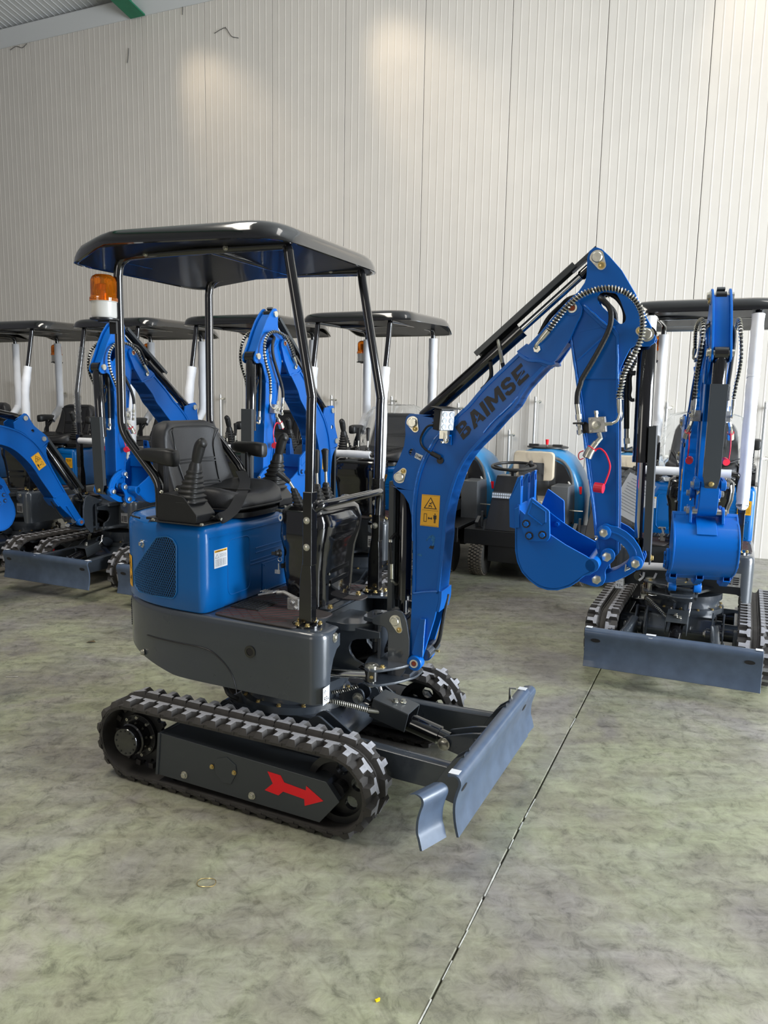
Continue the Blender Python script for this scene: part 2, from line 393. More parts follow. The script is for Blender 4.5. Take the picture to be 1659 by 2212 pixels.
# vertical conduits on the wall
CZ = mat('galvanised_pipe', (.6, .6, .58), .35, metal=.6)
RODS = [(33, 823, 'steel rod on back wall at the far left edge'), (134, 842, 'steel rod on back wall above the lowered blue boom'), (165, 848, 'steel rod on back wall beside the leftmost empty seat'),
        (476, 853, 'steel rod on back wall seen left of the second bent blue arm'), (716, 855, 'steel rod on back wall right of the second bent blue arm'), (846, 857, 'steel rod on back wall right of the large front canopy post'),
        (990, 872, 'steel rod on back wall just behind the work lamp on the front boom'), (1100, 930, 'steel rod on back wall left of the cream tractor seat'), (1157, 858, 'tall steel rod on back wall above the cream tractor seat'), (1441, 870, 'steel rod on back wall behind the right-hand wrapped canopy posts'), (1655, 870, 'steel rod on back wall at the far right edge')]
for x, y, lb in RODS:
    t = wallpt(x, y, WD-.07); m = M(); m.cyl((0, 0, 0), (0, 0, t.z), .016, 10); m.tube2([(Vector((0, 0, t.z)), .018), (Vector((0, 0, t.z+.012)), .012)], Vector((0, 0, 1)), 10)
    o = obj('steel_rod', m, CZ); o.location = (t.x, t.y, 0); o['label'] = lb; o['category'] = 'rod'; o['group'] = 'steel rods along the back wall'
    for dz in (.05, .55):
        c = M(); z = t.z-dz; c.box((.02, 0, z), (.045, .04, .018)); q = WN*.09
        c.cyl((0, 0, z), tuple(Vector((0, 0, z))+q), .008, 8); c.hexb((.045, 0, z), (1, 0, 0), .014, .02)
        obj('clamp', c, ZINC, o)

# ================================================================== THE MINI EXCAVATOR (built once, at the front machine's place)
def root_at(name, loc, rz, label, cat, group=None):
    o = bpy.data.objects.new(name, None); COL.objects.link(o); o.location = loc; o.rotation_euler = (0, 0, rz); o.empty_display_size = .2
    o['label'] = label; o['category'] = cat
    if group: o['group'] = group
    return o
EX = root_at('mini_excavator', (U.o.x, U.o.y, 0), -YAW, 'nearest blue mini excavator with black canopy, red track arrow and raised bent boom', 'excavator', 'blue mini excavators')
GRP = {}      # part object -> 'base' | 'swing' | 'boom' | 'stick' | ('cyl', ...)
FLAG = {}     # part or sub-part -> 'main' (front machine only) | 'bg' (others only)
def T0(): return Matrix.Translation((PIV, 0, 0)) @ Matrix.Rotation(SW0, 4, 'Z')
def part(name, m, mats, grp='base', bevel=0, label=None, ang=38, flag=None, segs=2):
    o = obj(name, m, mats, EX, bevel, label, ang, segs); GRP[o] = grp; FLAG[o] = flag
    if grp != 'base': o.matrix_local = T0()
    return o
def sub(name, m, mats, par, bevel=0, label=None, ang=38, flag=None):
    o = obj(name, m, mats, par, bevel, label, ang); FLAG[o] = flag; return o

# ---------------- tracks
TR, TX0, TX1, TZ = .150, -.485, .435, .166      # belt radius, rear and front wheel X, axle height
BL = 2*(TX1-TX0)+2*pi*TR
def beltpt(s, r=0):
    """position, outward normal on the belt's outer face at arc length s"""
    s %= BL; L1 = TX1-TX0; A = pi*TR
    if s < L1: return Vector((TX0+s, 0, TZ+TR)), Vector((0, 0, 1)), Vector((1, 0, 0))
    s -= L1
    if s < A: a = pi/2-s/TR; n = Vector((cos(a), 0, sin(a))); return Vector((TX1, 0, TZ))+n*TR, n, Vector((sin(a), 0, -cos(a)))
    s -= A
    if s < L1: return Vector((TX1-s, 0, TZ-TR)), Vector((0, 0, -1)), Vector((-1, 0, 0))
    s -= L1; a = -pi/2-s/TR; n = Vector((cos(a), 0, sin(a))); return Vector((TX0, 0, TZ))+n*TR, n, Vector((sin(a), 0, -cos(a)))
def lug(row):
    """T-shaped lug with sloping flanks, local x along the belt, y across, z out; row -1 outer, +1 inner"""
    t = [(-.009, -.036), (.013, -.036), (.013, -.002), (.030, .004), (.030, .020), (-.028, .020), (-.028, .006), (-.009, .000)]
    if row > 0: t = [(-a, -b) for a, b in t]
    m = M(); n = len(t); cx = 0; vs = []
    for z, k, e in ((-.004, 1.0, .010), (.012, 1.0, .004), (.020, 1.0, 0)):
        for a, b in t: vs.append((a+(e if a > 0 else -e), b+(e if b > 0 else -e), z))
    m.add(vs, [[r*n+i, r*n+(i+1) % n, (r+1)*n+(i+1) % n, (r+1)*n+i] for r in (0, 1) for i in range(n)])
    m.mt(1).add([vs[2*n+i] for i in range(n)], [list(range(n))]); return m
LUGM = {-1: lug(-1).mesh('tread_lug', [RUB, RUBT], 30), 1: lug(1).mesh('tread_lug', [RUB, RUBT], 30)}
NL = 40
def make_track():
    N = 132; m = M(); vs = []
    W2 = .088
    prof = [(-W2, 0), (-.012, 0), (-.009, -.005), (.009, -.005), (.012, 0), (W2, 0), (W2, -.016), (-W2, -.016)]
    for i in range(N):
        p, n, t = beltpt(BL*i/N)
        for y, d in prof: vs.append(p+n*(d+.0)+Vector((0, y, 0)))
    q = len(prof); fs = [[i*q+k, i*q+(k+1) % q, ((i+1) % N)*q+(k+1) % q, ((i+1) % N)*q+k] for i in range(N) for k in range(q)]
    m.add(vs, fs)
    for i in range(NL):      # inner drive teeth
        p, n, t = beltpt(BL*(i+.5)/NL)
        m.box(p-n*.026, (.022, .03, .024), Matrix((t, Vector((0, 1, 0)), n)).transposed())
    for i in range(NL):      # small outer edge bosses
        p, n, t = beltpt(BL*(i+.25)/NL)
        for sy in (-1, 1): m.box(p-n*.006+Vector((0, sy*.082, 0)), (.030, .018, .010), Matrix((t, Vector((0, 1, 0)), n)).transposed())
    return m
def lugmats(row):
    o = []
    for i in range(NL):
        s = BL*(i+(.0 if row < 0 else .5))/NL
        p, n, t = beltpt(s); R = Matrix((t, Vector((0, 1, 0)), n)).transposed().to_4x4()
        o.append(Matrix.Translation(p+Vector((0, row*.046, 0))) @ R)
    return o
TRK = make_track().mesh('rubber_track', RUB, 35)
mj = M()                              # joined lugs for the machines behind
for row in (-1, 1):
    for X in lugmats(row):
        l = lug(row)
        for k in (0, 1):
            pass
        n = len(mj.v); mj.v += [tuple(X @ Vector(v)) for v in l.v]
        for f, mi in zip(l.f, l.m): mj.f.append([n+i for i in f]); mj.m.append(mi)
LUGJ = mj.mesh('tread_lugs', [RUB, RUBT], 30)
def side_parts(sgn):
    """one undercarriage side; sgn -1 is the side of the red arrow facing the camera"""
    yo = .411*sgn
    tr = part('rubber_track', TRK, None); tr.location = (0, yo, 0); tr.scale = (1, -sgn, 1)
    for row in (-1, 1):
        for X in lugmats(row):
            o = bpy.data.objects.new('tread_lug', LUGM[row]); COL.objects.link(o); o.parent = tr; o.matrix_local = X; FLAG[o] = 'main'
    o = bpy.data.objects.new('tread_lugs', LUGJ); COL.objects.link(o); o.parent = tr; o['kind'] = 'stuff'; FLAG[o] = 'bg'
    Y = lambda a: a*sgn      # distance from centre, outward
    fr_ = U
    gpts = UYs([(345, 1583), (705, 1690), (733, 1733), (690, 1777), (340, 1672)], -.492)
    m = M(); m.ext(gpts, Y(.488), Y(.492)); inner = [(x*.985, z*.97+.003) for x, z in gpts]; m.ext(inner, Y(.345), Y(.488))
    m.ribbon([gpts[0], gpts[-1]], .012, Y(.345), Y(.497))
    m.bx(-.36, .40, min(Y(.36), Y(.46)), max(Y(.36), Y(.46)), .07, .12)
    fr2 = part('track_frame', m, DARKM, bevel=.0015)
    x1, z1 = gpts[0]
    c = UYs([(470, 1638), (490, 1635), (510, 1653), (512, 1670), (500, 1693), (482, 1690), (468, 1672), (464, 1655)], -.492)
    m = M(); m.ext(c, Y(.492), Y(.4955)); sub('cover_plate', m, DARKM, fr2, .001)
    for (a, b), mt_ in ((((458, 1656)), BRASS), (((506, 1669)), BRASS)):
        x, z = UYs([(a, b)], -.495)[0]; m = M(); m.hexb((x, Y(.495), z), (0, sgn, 0), .007, .008); sub('bolt', m, mt_, fr2)
    for a, b in ((398, 1674), (544, 1719)):
        x, z = UYs([(a, b)], -.495)[0]; m = M(); m.hexb((x, Y(.492), z), (0, sgn, 0), .011, .013); sub('bolt', m, ZINC, fr2)
    if sgn < 0:
        A = K(500, 1560, 4.608)(360, 490, 490, 530, 525, 600, 740, 680, 745, 635, 915, 785, 730, 832, 725, 765, 515, 690, 468, 728, 332, 675, 412, 610)
        m = M(); m.ext(UYs(A, -.4925), -.4922, -.4935); sub('arrow', m, RED, fr2, label='red arrow pointing forwards')
    else:
        A = K(500, 1560, 4.608)(360, 490, 490, 530, 525, 600, 740, 680, 745, 635, 915, 785, 730, 832, 725, 765, 515, 690, 468, 728, 332, 675, 412, 610)
        m = M(); m.ext(UYs(A, -.4925), .4922, .4935); sub('arrow', m, RED, fr2, label='red arrow pointing forwards')
    # idler with lightening holes
    hl = [circ(.068*cos(a), .068*sin(a), .026, 12) for a in [2*pi*k/5+.3 for k in range(5)]]
    m = M(); ring = circ(0, 0, .104, 40)
    ax = lambda a, b, d: (TX1+.012+a, d, TZ-.002+b)
    m.ext(ring, Y(.40), Y(.42), ax, hl); m.ext(circ(0, 0, .128, 40), Y(.375), Y(.447), ax, [circ(0, 0, .102, 40)]); m.ext(circ(0, 0, .03, 20), Y(.36), Y(.46), ax)
    part('idler_wheel', m, BLKS)
    # drive: sprocket, flange and hub motor
    m = M(); tp = []
    for k in range(18):
        a = 2*pi*k/18; tp += [(.112*cos(a), .112*sin(a)), (.130*cos(a+.08), .130*sin(a+.08)), (.130*cos(a+.2), .130*sin(a+.2)), (.112*cos(a+.28), .112*sin(a+.28))]
    ax2 = lambda a, b, d: (TX0-.005+a, d, TZ+b)
    m.ext(tp, Y(.395), Y(.415), ax2); m.ext(circ(0, 0, .088, 32), Y(.415), Y(.432), ax2)
    spk = part('drive_sprocket', m, BLKS, bevel=.001)
    m = M(); m.lathe([(.066, .43), (.066, .475), (.060, .479), (.060, .50), (.056, .507)], (TX0-.005, 0, TZ), (0, sgn, 0), 36)
    for k in range(12): a = 2*pi*k/12; m.mt(1).cyl((TX0-.005+.047*cos(a), Y(.506), TZ+.047*sin(a)), (TX0-.005+.047*cos(a), Y(.509), TZ+.047*sin(a)), .004, 8)
    sub('hub', m, [BLK, BLKS], spk)
    for k in range(9):
        a = 2*pi*k/9+.15; m = M(); c = (TX0-.005+.079*cos(a), Y(.432), TZ+.079*sin(a)); m.lathe([(.0065, 0), (.0065, .012), (.004, .012), (.004, .009)], c, (0, sgn, 0), 10); sub('bolt', m, ZINC, spk)
    for x in (-.27, .0, .25):
        m = M(); m.lathe([(.036, .36), (.036, .385), (.022, .39), (.022, .432), (.036, .437), (.036, .462), (.03, .466), (.03, .455)], (x, 0, .062), (0, sgn, 0), 24); part('track_roller', m, BLKS)
side_parts(-1); side_parts(1)

# ---------------- undercarriage frame
m = M()
m.ext(rnd([(-.27, .13), (.27, .13), (.30, .20), (.24, .285), (-.24, .285), (-.30, .20)], .02), -.20, .20)
for x in (-.2, .2):
    m.cyl((x, -.34, .20), (x, .34, .20), .052, 24); 
    for sy in (-1, 1):
        m.lathe([(.068, .20), (.068, .235), (.052, .235)], (x, 0, .20), (0, sy, 0), 24)
        m.ext([(x-.10, .14), (x+.10, .14), (x+.085, .235), (x, .29), (x-.085, .235)], sy*.195, sy*.205)
for y in (-.245, -.185, .185, .245): m.ext(rnd([(.20, .13), (.40, .16), (.41, .23), (.25, .33), (.20, .30)], .02), y-.005, y+.005)
m.bx(-.32, .32, -.335, -.30, .10, .24); m.bx(-.32, .32, .30, .335, .10, .24)
part('undercarriage_frame', m, DARK, bevel=.0025)
m = M(); m.lathe([(.235, .285), (.235, .315), (.21, .32), (.21, .36), (.225, .362), (.225, .40), (.20, .41)], (0, 0, 0), (0, 0, 1), 48)
sl = part('slewing_ring', m, DARK)
for k in range(14):
    a = 2*pi*k/14; m = M(); m.hexb((.222*cos(a), .222*sin(a), .315), (0, 0, 1), .008, .01); sub('bolt', m, BRASS, sl)
# blade arms
m = M()
for y, tw in ((-.25, -.03), (.20, .03)):
    for (a, b) in ((0, 0),):
        vs = []
        for x, zt, zb, yy in ((.34, .275, .165, y), (.60, .27, .165, y+tw*.4), (.86, .27, .17, y+tw)):
            vs += [(x, yy-.024, zb), (x, yy+.024, zb), (x, yy+.024, zt-.008), (x, yy+.012, zt), (x, yy-.012, zt), (x, yy-.024, zt-.008)]
        q = 6; m.add(vs, [[i*q+k, i*q+(k+1) % q, (i+1)*q+(k+1) % q, (i+1)*q+k] for i in (0, 1) for k in range(q)]+[list(range(q)), list(range(2*q, 3*q))])
    m.ext([(.74, .16), (.87, .13), (.87, .33), (.83, .30), (.80, .26)], y+tw-.03, y+tw-.024); m.ext([(.74, .16), (.87, .13), (.87, .33), (.83, .30), (.80, .26)], y+tw+.024, y+tw+.03)
    m.cyl((.33, y-.045, .215), (.33, y+.045, .215), .032, 20)
part('blade_arm', m, DARK, bevel=.002)
for y in (-.25, .20):
    m = M(); m.hexb((.33, y-.048, .215), (0, -1, 0), .018, .014); part('pivot_bolt', m, ZINC)
# blade and its wings
def bprof(x0, z0, z1):
    q = [(x0-.047, z1-.005), (x0-.026, z1), (x0-.008, z1-.009), (x0-.003, z1-.028), (x0-.011, z1-.055), (x0-.019, z1-.09), (x0-.020, z1-.13), (x0-.014, z0+.04), (x0-.004, z0)]
    return [(p.x, p.y) for p in spl([(a, b, 0) for a, b in q], 3)]
BX, BZ0, BZ1 = .905, .100, .315
m = M(); bp_ = bprof(BX, BZ0, BZ1)
# blade plate; slots near both ends are dark ovals laid on as shade
cols = [-.445, -.415, -.375, .375, .415, .445]
m.ribbon(bp_, .010, -.445, .445)
blade = part('dozer_blade', m, BLADEM, bevel=.0018)
m = M(); 
for y in (-.385, .385):
    vs = []
    for k in range(16):
        a = 2*pi*k/16; z = BZ1-.062+.0115*sin(a); j = min(range(len(bp_)-1), key=lambda i: abs(bp_[i][1]-z)+(9 if i < 8 else 0)); p0, p1 = bp_[j], bp_[j+1]; f = (z-p0[1])/(p1[1]-p0[1]); vs.append((p0[0]+(p1[0]-p0[0])*f+.0068, y+.026*cos(a), z))
    m.add(vs, [list(range(16))])
sub('slot_shade', m, INK, blade, label='dark ovals for the shaded slots near the blade ends')
for y in (-.425, .425):
    m = M(); m.box((BX-.028, y, BZ1+.0012+.004), (.035, .034, .0008)); m.box((BX-.004, y, BZ1-.020), (.0008, .03, .03), Matrix.Rotation(-.12, 3, 'Y')); sub('tag', m, WHT, blade, label='small white paper tag')
m = M(); m.box((BX-.030, -.10, BZ1+.0055), (.03, .05, .0008)); m.box((BX-.003, -.10, BZ1-.016), (.0008, .02, .024), Matrix.Rotation(-.12, 3, 'Y')); sub('tag', m, WHT, blade, flag='bg')
def wing(sgn):
    m = M()
    if sgn < 0: a, b = Vector((.868, -.452, 0)), Vector((.826, -.565, 0))
    else: a, b = Vector((.900, .440, 0)), Vector((.905, .565, 0))
    pf = bprof(0, BZ0-.004, BZ1-.028); n = len(pf); vs = []
    for q, w_ in ((a, 0), (b, 0)):
        for x, z in pf: vs.append(q+Vector((x, 0, z)))
        for x, z in pf: vs.append(q+Vector((x-.008, 0, z-.002)))
    fs = []
    for i in range(n-1): fs += [[i, i+1, 2*n+i+1, 2*n+i], [n+i, n+i+1, 3*n+i+1, 3*n+i], [i, i+1, n+i+1, n+i], [2*n+i, 2*n+i+1, 3*n+i+1, 3*n+i]]
    fs += [[0, n, 3*n, 2*n], [n-1, 2*n-1, 4*n-1, 3*n-1]]
    m.add(vs, fs); return m
for s_ in (-1, 1): part('blade_wing', wing(s_), BLADEM, flag='main', label='short bolt-on blade wing, folded back' if s_ < 0 else 'short bolt-on blade wing')
m = M(); m.tube(spl([(.845, .34, .24), (.845, .34, .335), (.847, .34, .345), (.87, .345, .347)], 4), .005, 8); part('locking_pin', m, ZINC, flag='main')
m = M(); m.bx(.82, .862, -.05, .05, .15, .27)
for y in (-.035, .035): m.ext(rnd([(.88, .16), (.88, .30), (.80, .285), (.69, .25), (.675, .225), (.70, .20)], .02), y-.006, y+.006)
m.cyl((.697, -.05, .224), (.697, .05, .224), .013, 14)
br = part('blade_bracket', m, DARK, bevel=.002)
m = M(); m.hexb((.697, -.05, .224), (0, -1, 0), .019, .014); sub('bolt', m, ZINC, br)
# blade cylinder, its cover and hoses
m = M(); m.tube([(.36, 0, .30), (.50, 0, .27), (.66, 0, .234)], .037, 24); m.tube([(.655, 0, .235), (.70, 0, .224)], .029, 20)
bc = part('blade_cylinder', m, BLK)
m = M(); m.cyl((.30, 0, .315), (.38, 0, .297), .014, 16); sub('rod', m, CHR, bc)
R1 = Matrix.Rotation(radians(13), 3, 'Y')
m = M(); m.box((.47, 0, .335), (.16, .118, .006), R1)
for s_ in (-1, 1): m.box((.463, s_*.057, .297), (.16, .005, .078), R1)
cv = sub('cylinder_cover', m, DARKM, bc, .002)
for x in (.47, .495):
    m = M(); m.hexb((x, .0+(x-.48)*.9, .338-(x-.47)*.23), (0, 0, 1), .010, .014); sub('bolt', m, ZINC, bc)
for s_ in (-1, 1):
    m = M(); m.ext(rnd([(.24, .29), (.31, .30), (.345, .335), (.33, .375), (.28, .37), (.22, .33)], .02), s_*.03-.005, s_*.03+.005); part('cylinder_lug', m, DARK)
m = M(); m.hexb((.315, -.038, .335), (0, -1, 0), .018, .012); part('pivot_bolt', m, ZINC)
# ---------------- spring-guarded hoses under the nose
def springhose(name, path, r=.008, grp='base', flag=None, fit=True, pitch=.0085, wm=None):
    p = spl(path, 8); h = part(name, M().tube(p, r*.72, 8), HOSE, grp, flag=flag)
    w = helix(p, r, 0, pitch); m = M(); m.tube(w, r*.22, 5, False); sub('spring_guard', m, ZINC, h, flag='main')
    m = M(); L = 0                                            # cheaper rings for the machines behind
    acc = 0; last = Vector(p[0])
    for a, b in zip(p[:-1], p[1:]):
        a = Vector(a); b = Vector(b); d = (b-a); seg = d.length; t = pitch*1.6-acc
        while t < seg: c = a+d*(t/seg); q = d.normalized(); m.tube2([(c-q*.0016, r*1.08), (c+q*.0016, r*1.08)], q, 8); t += pitch*1.6
        acc = (acc+seg) % (pitch*1.6)
    sub('spring_guard', m, ZINC, h, flag='bg')
    return h
pth = lambda pts, y: [(x, y, z) for x, z in UYs(pts, y)]
springhose('spring_hose', [(.235, -.20, .365), (.28, -.17, .36), (.335, -.12, .335), (.38, -.08, .312)], .0095)
m = M(); m.cyl((.38, -.08, .312), (.42, -.05, .302), .009, 12); part('hose_fitting', m, ZINC)
springhose('spring_hose', [(.275, -.19, .405), (.31, -.16, .41), (.36, -.13, .425)], .007)
m = M(); m.tube(spl([(.36, .06, .40), (.375, .055, .345), (.42, .05, .315), (.5, .04, .30)], 5), .009, 10); part('hose_fitting', m, CHR)
m = M(); m.tube(spl([(-.20, -.13, .43), (-.24, -.17, .38), (-.20, -.22, .33), (-.16, -.20, .30)], 5), .009, 8); part('travel_hose', m, HOSE)

# ---------------- slewing body shell
def outl(x, b=.375, a=.60, cx=-.20, p=2.15):
    if x > cx: return b
    t = min(1, (cx-x)/a); return b*(1-t**p)**(1/p)
def plan(ins=0, xf=.34, n=26, a=.60):
    """half outline from front to tail on the near (-Y) side"""
    o = []
    R = .055-ins*.5
    for k in range(7): t = k/6*pi/2; o.append((xf-ins-R+R*cos(pi/2-t) if 0 else xf-ins-R*(1-cos(pi/2-t))*1.0, -(.38-ins-R*(1-sin(pi/2-(pi/2-t)))) ))
    for k in range(1, 10): x = xf-.06-ins+(-.20-(xf-.06))*k/9; o.append((x, -(.38-ins)+.004*k/9))
    for k in range(1, n+1):
        t = k/n*pi/2; c = cos(t)**(2/2.15); s_ = sin(t)**(2/2.15); o.append((-.20-(a-ins)*s_, -(.376-ins)*c))
    return o
zbot = lambda x: .425+max(0, (-.35-x))*.16
hp = [(.34-.055*(1-cos(a)), -.38+.055*(1-sin(a))) for a in [0+pi/2*k/6 for k in range(7)]]
hp = [(.285+.055*cos(a), -.325-.055*sin(a)) for a in [pi/2*k/6 for k in range(7)]]
side = [(.285+(-.485)*k/8, -.38+.004*k/8) for k in range(1, 9)]
tail = []
for k in range(1, 27):
    t = k/26*pi/2; tail.append((-.20-.60*sin(t)**(2/2.15), -.376*max(0, cos(t))**(2/2.15)))
front = [(.34, -.245), (.34, -.27), (.34, -.295), (.34, -.315)]
fz = [.625, .615, .585, .535]
half = front+hp+side+tail
zb = fz+[.44]+[.425]*(len(hp)-1)+[zbot(x) for x, y in side+tail]
full = half+[(x, -y) for x, y in half[-2::-1]]; zbf = zb+zb[-2::-1]
def shell_ring(lv):
    out = []
    for i, (x, y) in enumerate(full):
        nx, ny = (1, 0) if i < 4 or i >= len(full)-4 else (None, None)
        a = full[max(0, i-1)]; b = full[min(len(full)-1, i+1)]; d = Vector((b[0]-a[0], b[1]-a[1])).normalized(); nrm = Vector((-d.y, d.x))
        if nrm.dot(Vector((x+.1, y))) < 0: nrm = -nrm
        kind, e = lv
        if kind == 'b': z = zbf[i]; x2 = x-nrm.x*e; y2 = y-nrm.y*e
        elif kind == 'bb': z = zbf[i]+.035; x2 = x-nrm.x*e; y2 = y-nrm.y*e
        elif kind == 'mid': z = (zbf[i]+.70)*.5+.03; x2 = x-nrm.x*e; y2 = y-nrm.y*e
        else: z = kind; x2 = x-nrm.x*e; y2 = y-nrm.y*e
        if i in (0, len(full)-1): y2 = y; x2 = x-e
        out.append((x2, y2, z))
    return out
m = M(); n = len(full)
lv = [('b', .010), ('b', .0), ('bb', 0), ('mid', 0), (.672, 0), (.686, .003), (.694, .010), (.697, .022), (.697, .05)]
rg = [shell_ring(l) for l in lv]; vs = [v for r in rg for v in r]
m.add(vs, [[i*n+k, i*n+k+1, (i+1)*n+k+1, (i+1)*n+k] for i in range(len(rg)-1) for k in range(n-1)])
inr = [shell_ring(l) for l in (('b', .010), (.66, .012))]
vs = [v for r in inr for v in r]; m.add(vs, [[k, k+1, n+k+1, n+k] for k in range(n-1)])
body = part('body_shell', m, DARK, ang=50)
dk = [(x, y) for x, y, z in shell_ring((.697, .03))]
dk = [(x, y) for x, y in dk if True]
poly = [(.325, -.245), (.20, -.19), (.20, .19), (.325, .245)]
m = M(); m.ext([(x-.0, y) for x, y in dk][::1]+[(.20, .20), (.20, -.20)], .688, .6975, XY); sub('deck', m, DARK, body)
m = M(); m.ext([(x*.96, y*.93) for x, y in full if x < .30]+[(.16, .30), (.16, -.30)], .43, .44, XY); sub('belly_plate', m, DARKM, body)
# side seam curve, tail vent, fixings
m = M(); sp_ = UYs(K(180, 1260, 2.44)(290, 290, 480, 315, 640, 345, 720, 400, 775, 470, 800, 540, 806, 580), -.38)
m.tube([(x, -outl(x, .3785)-.0002, z) for x, z in [(p.x, p.y) for p in spl([(a, b, 0) for a, b in sp_], 6)]], .0022, 6); sub('panel_seam', m, INK, body)
def bodypt(px, py, off=0):
    y = -.38
    for _ in range(12): q = U.Y(px, py, y); y = -outl(q.x, .38, .602)-off
    return q.x, y, q.z
x, y, z = bodypt(540, 1408); m = M(); m.lathe([(.024, -.004), (.024, .003), (.015, .003), (.015, -.02)], (x, -.379, z), (0, -1, 0), 24); m.mt(1).cyl((x, -.37, z), (x, -.381, z), .014, 20); sub('lifting_socket', m, [BLK, INK], body)
x, y, z = bodypt(310, 1409); m = M(); m.hexb((x, y, z), (-.5, -.8, 0), .010, .012); sub('bolt', m, ZINC, body)
m = M(); m.lathe([(.019, 0), (.019, .002), (.012, .0005)], (.3405, -.285, .682-.018), (1, 0, 0), 20); m.hexb((.34, -.285, .664), (1, 0, 0), .009, .009); sub('bolt', m, ZINC, body)
m = M(); m.lathe([(.019, 0), (.019, .002), (.012, .0005)], (.3405, .285, .664), (1, 0, 0), 20); m.hexb((.34, .285, .664), (1, 0, 0), .009, .009); sub('bolt', m, ZINC, body)
for k in range(9):
    pass
m = M()
for k in range(12):
    z = .655-k*.010; a = bodypt(275, 1330); 
    p = [(-.20-.601*sin(t)**(2/2.15), -.377*cos(t)**(2/2.15), z) for t in (1.02, 1.10, 1.18)]; m.tube(p, .0026, 4)
sub('vent', m, INK, body)
def decal_x(name, x, y0, y1, z0, z1, par, fn, mats, **kw):
    m = M(); m.box((x, (y0+y1)/2, (z0+z1)/2), (.0008, abs(y1-y0), abs(z1-z0))); fn(m, lambda u, v: (x+.0006, y0+(y1-y0)*u, z0+(z1-z0)*v)); return sub(name, m, mats, par, **kw)
def f93(m, P):
    a = Vector(P(0, 0)); ux = Vector(P(1, 0))-a; uy = Vector(P(0, 1))-a
    textm(m, '93', a+ux*.12+uy*.16, ux*.5, uy*.30, mi=1, bold=-.005); textm(m, 'dB', a+ux*.68+uy*.18, ux*.22, uy*.12, mi=1, bold=0); textm(m, 'L', a+ux*.58+uy*.66, ux*.1, uy*.14, mi=1, bold=0); textm(m, 'WA', a+ux*.70+uy*.66, ux*.14, uy*.08, mi=1, bold=0)
    m.mt(1); c = a+ux*.3+uy*.72; m.tube([c+ux*.14*cos(t)+uy*.12*sin(t) for t in [k*pi/4 for k in range(9)]], .0007, 4, False); m.tube([c-ux*.1, c+ux*.1, c+uy*.1, c-ux*.1], .0005, 4, False)
    for e in ((.03, .03, .97, .03), (.97, .03, .97, .97), (.97, .97, .03, .97), (.03, .97, .03, .03)): m.tube([P(e[0], e[1]), P(e[2], e[3])], .0004, 4)
decal_x('noise_label', .3412, -.374+.0, -.325, .43, .495, body, f93, [WHT, INK], label='white label reading 93')
def fplate(m, P):
    m.mt(1)
    for k in range(4):
        v = .16+k*.15; a = P(.08, v); b = P(.88, v+.09); m.box(((a[0]+.0002), (a[1]+b[1])/2, (a[2]+b[2])/2), (.0006, abs(b[1]-a[1]), abs(b[2]-a[2])))
        m.mt(0); a = P(.3, v+.02); b = P(.42, v+.07); m.box(((a[0]+.0006), (a[1]+b[1])/2, (a[2]+b[2])/2), (.0006, abs(b[1]-a[1]), abs(b[2]-a[2]))); m.mt(1)
decal_x('data_plate', .3412, .245, .315, .515, .595, body, fplate, [STEEL, INK])
m = M(); m.ext([(.34, -.245), (.34, -.10), (.30, -.10), (.30, .10), (.34, .10), (.34, .245), (.28, .245), (.28, -.245)], .625, .629, XY)
# inner bulkhead, recess
m = M(); m.bx(.16, .20, -.33, .33, .44, .685); m.bx(.02, .16, -.3, .3, .43, .60); sub('bulkhead', m, DARKM, body)

# ---------------- floor mat, pad, pedals
def matpoly(s_):
    p = [(-.17, -.345), (-.17, .0), (.02, .0), (.06, -.09), (.17, -.10), (.245, -.12), (.245, -.19), (.21, -.215), (.165, -.235), (.165, -.31), (.215, -.345), (.20, -.365), (-.05, -.358)]
    return rnd([(x, y*s_) for x, y in p], .02)
fm = None
for s_ in (1, -1):
    m = M(); m.ext(matpoly(s_), .698, .704, XY); fm = part('floor_mat', m, MATF, bevel=.0015)
    m = M()
    for k in range(-5, 12):
        for d in (1, -1):
            a = Vector((-.17, -.35*s_+k*.045*d*s_)); p = []
            for t in range(40):
                q = a+Vector((t*.012, t*.010*d*s_*-1 if 0 else t*.0105*d))
                yy = q.y*s_
                if -.165 < q.x < .15 and -.345 < yy < -.01 and not (q.x > .03 and yy > -.10): p.append((q.x, q.y, .7045))
                elif len(p) > 1: m.tube(p, .0009, 3); p = []
                else: p = []
            if len(p) > 1: m.tube(p, .0009, 3)
    sub('stitching', m, MATR, fm)
m = M(); m.bx(-.165, -.03, -.24, -.10, .7045, .709)
for i in range(7):
    for j in range(7): m.box((-.155+i*.019, -.23+j*.02, .7105), (.012, .006, .004), Matrix.Rotation(.7, 3, 'Z'))
part('rubber_pad', m, MATD)
for s_ in (1, -1):
    m = M(); m.tube([(.11, -.13*s_, .735), (.03, -.15*s_, .77), (.0, -.155*s_, .765)], .008, 8); m.box((-.035, -.16*s_, .762), (.075, .045, .006), Matrix.Rotation(-.25, 3, 'Y'))
    for k in range(6): m.box((-.062+k*.011, -.16*s_, .767-k*.0), (.003, .04, .004), Matrix.Rotation(-.25, 3, 'Y'))
    m.box((.075, -.14*s_, .725), (.05, .03, .05)); m.hexb((.075, -.157*s_, .735), (0, -s_, 0), .009, .008); m.hexb((.09, -.157*s_, .715), (0, -s_, 0), .008, .008)
    part('foot_pedal', m, STEEL, bevel=.001)

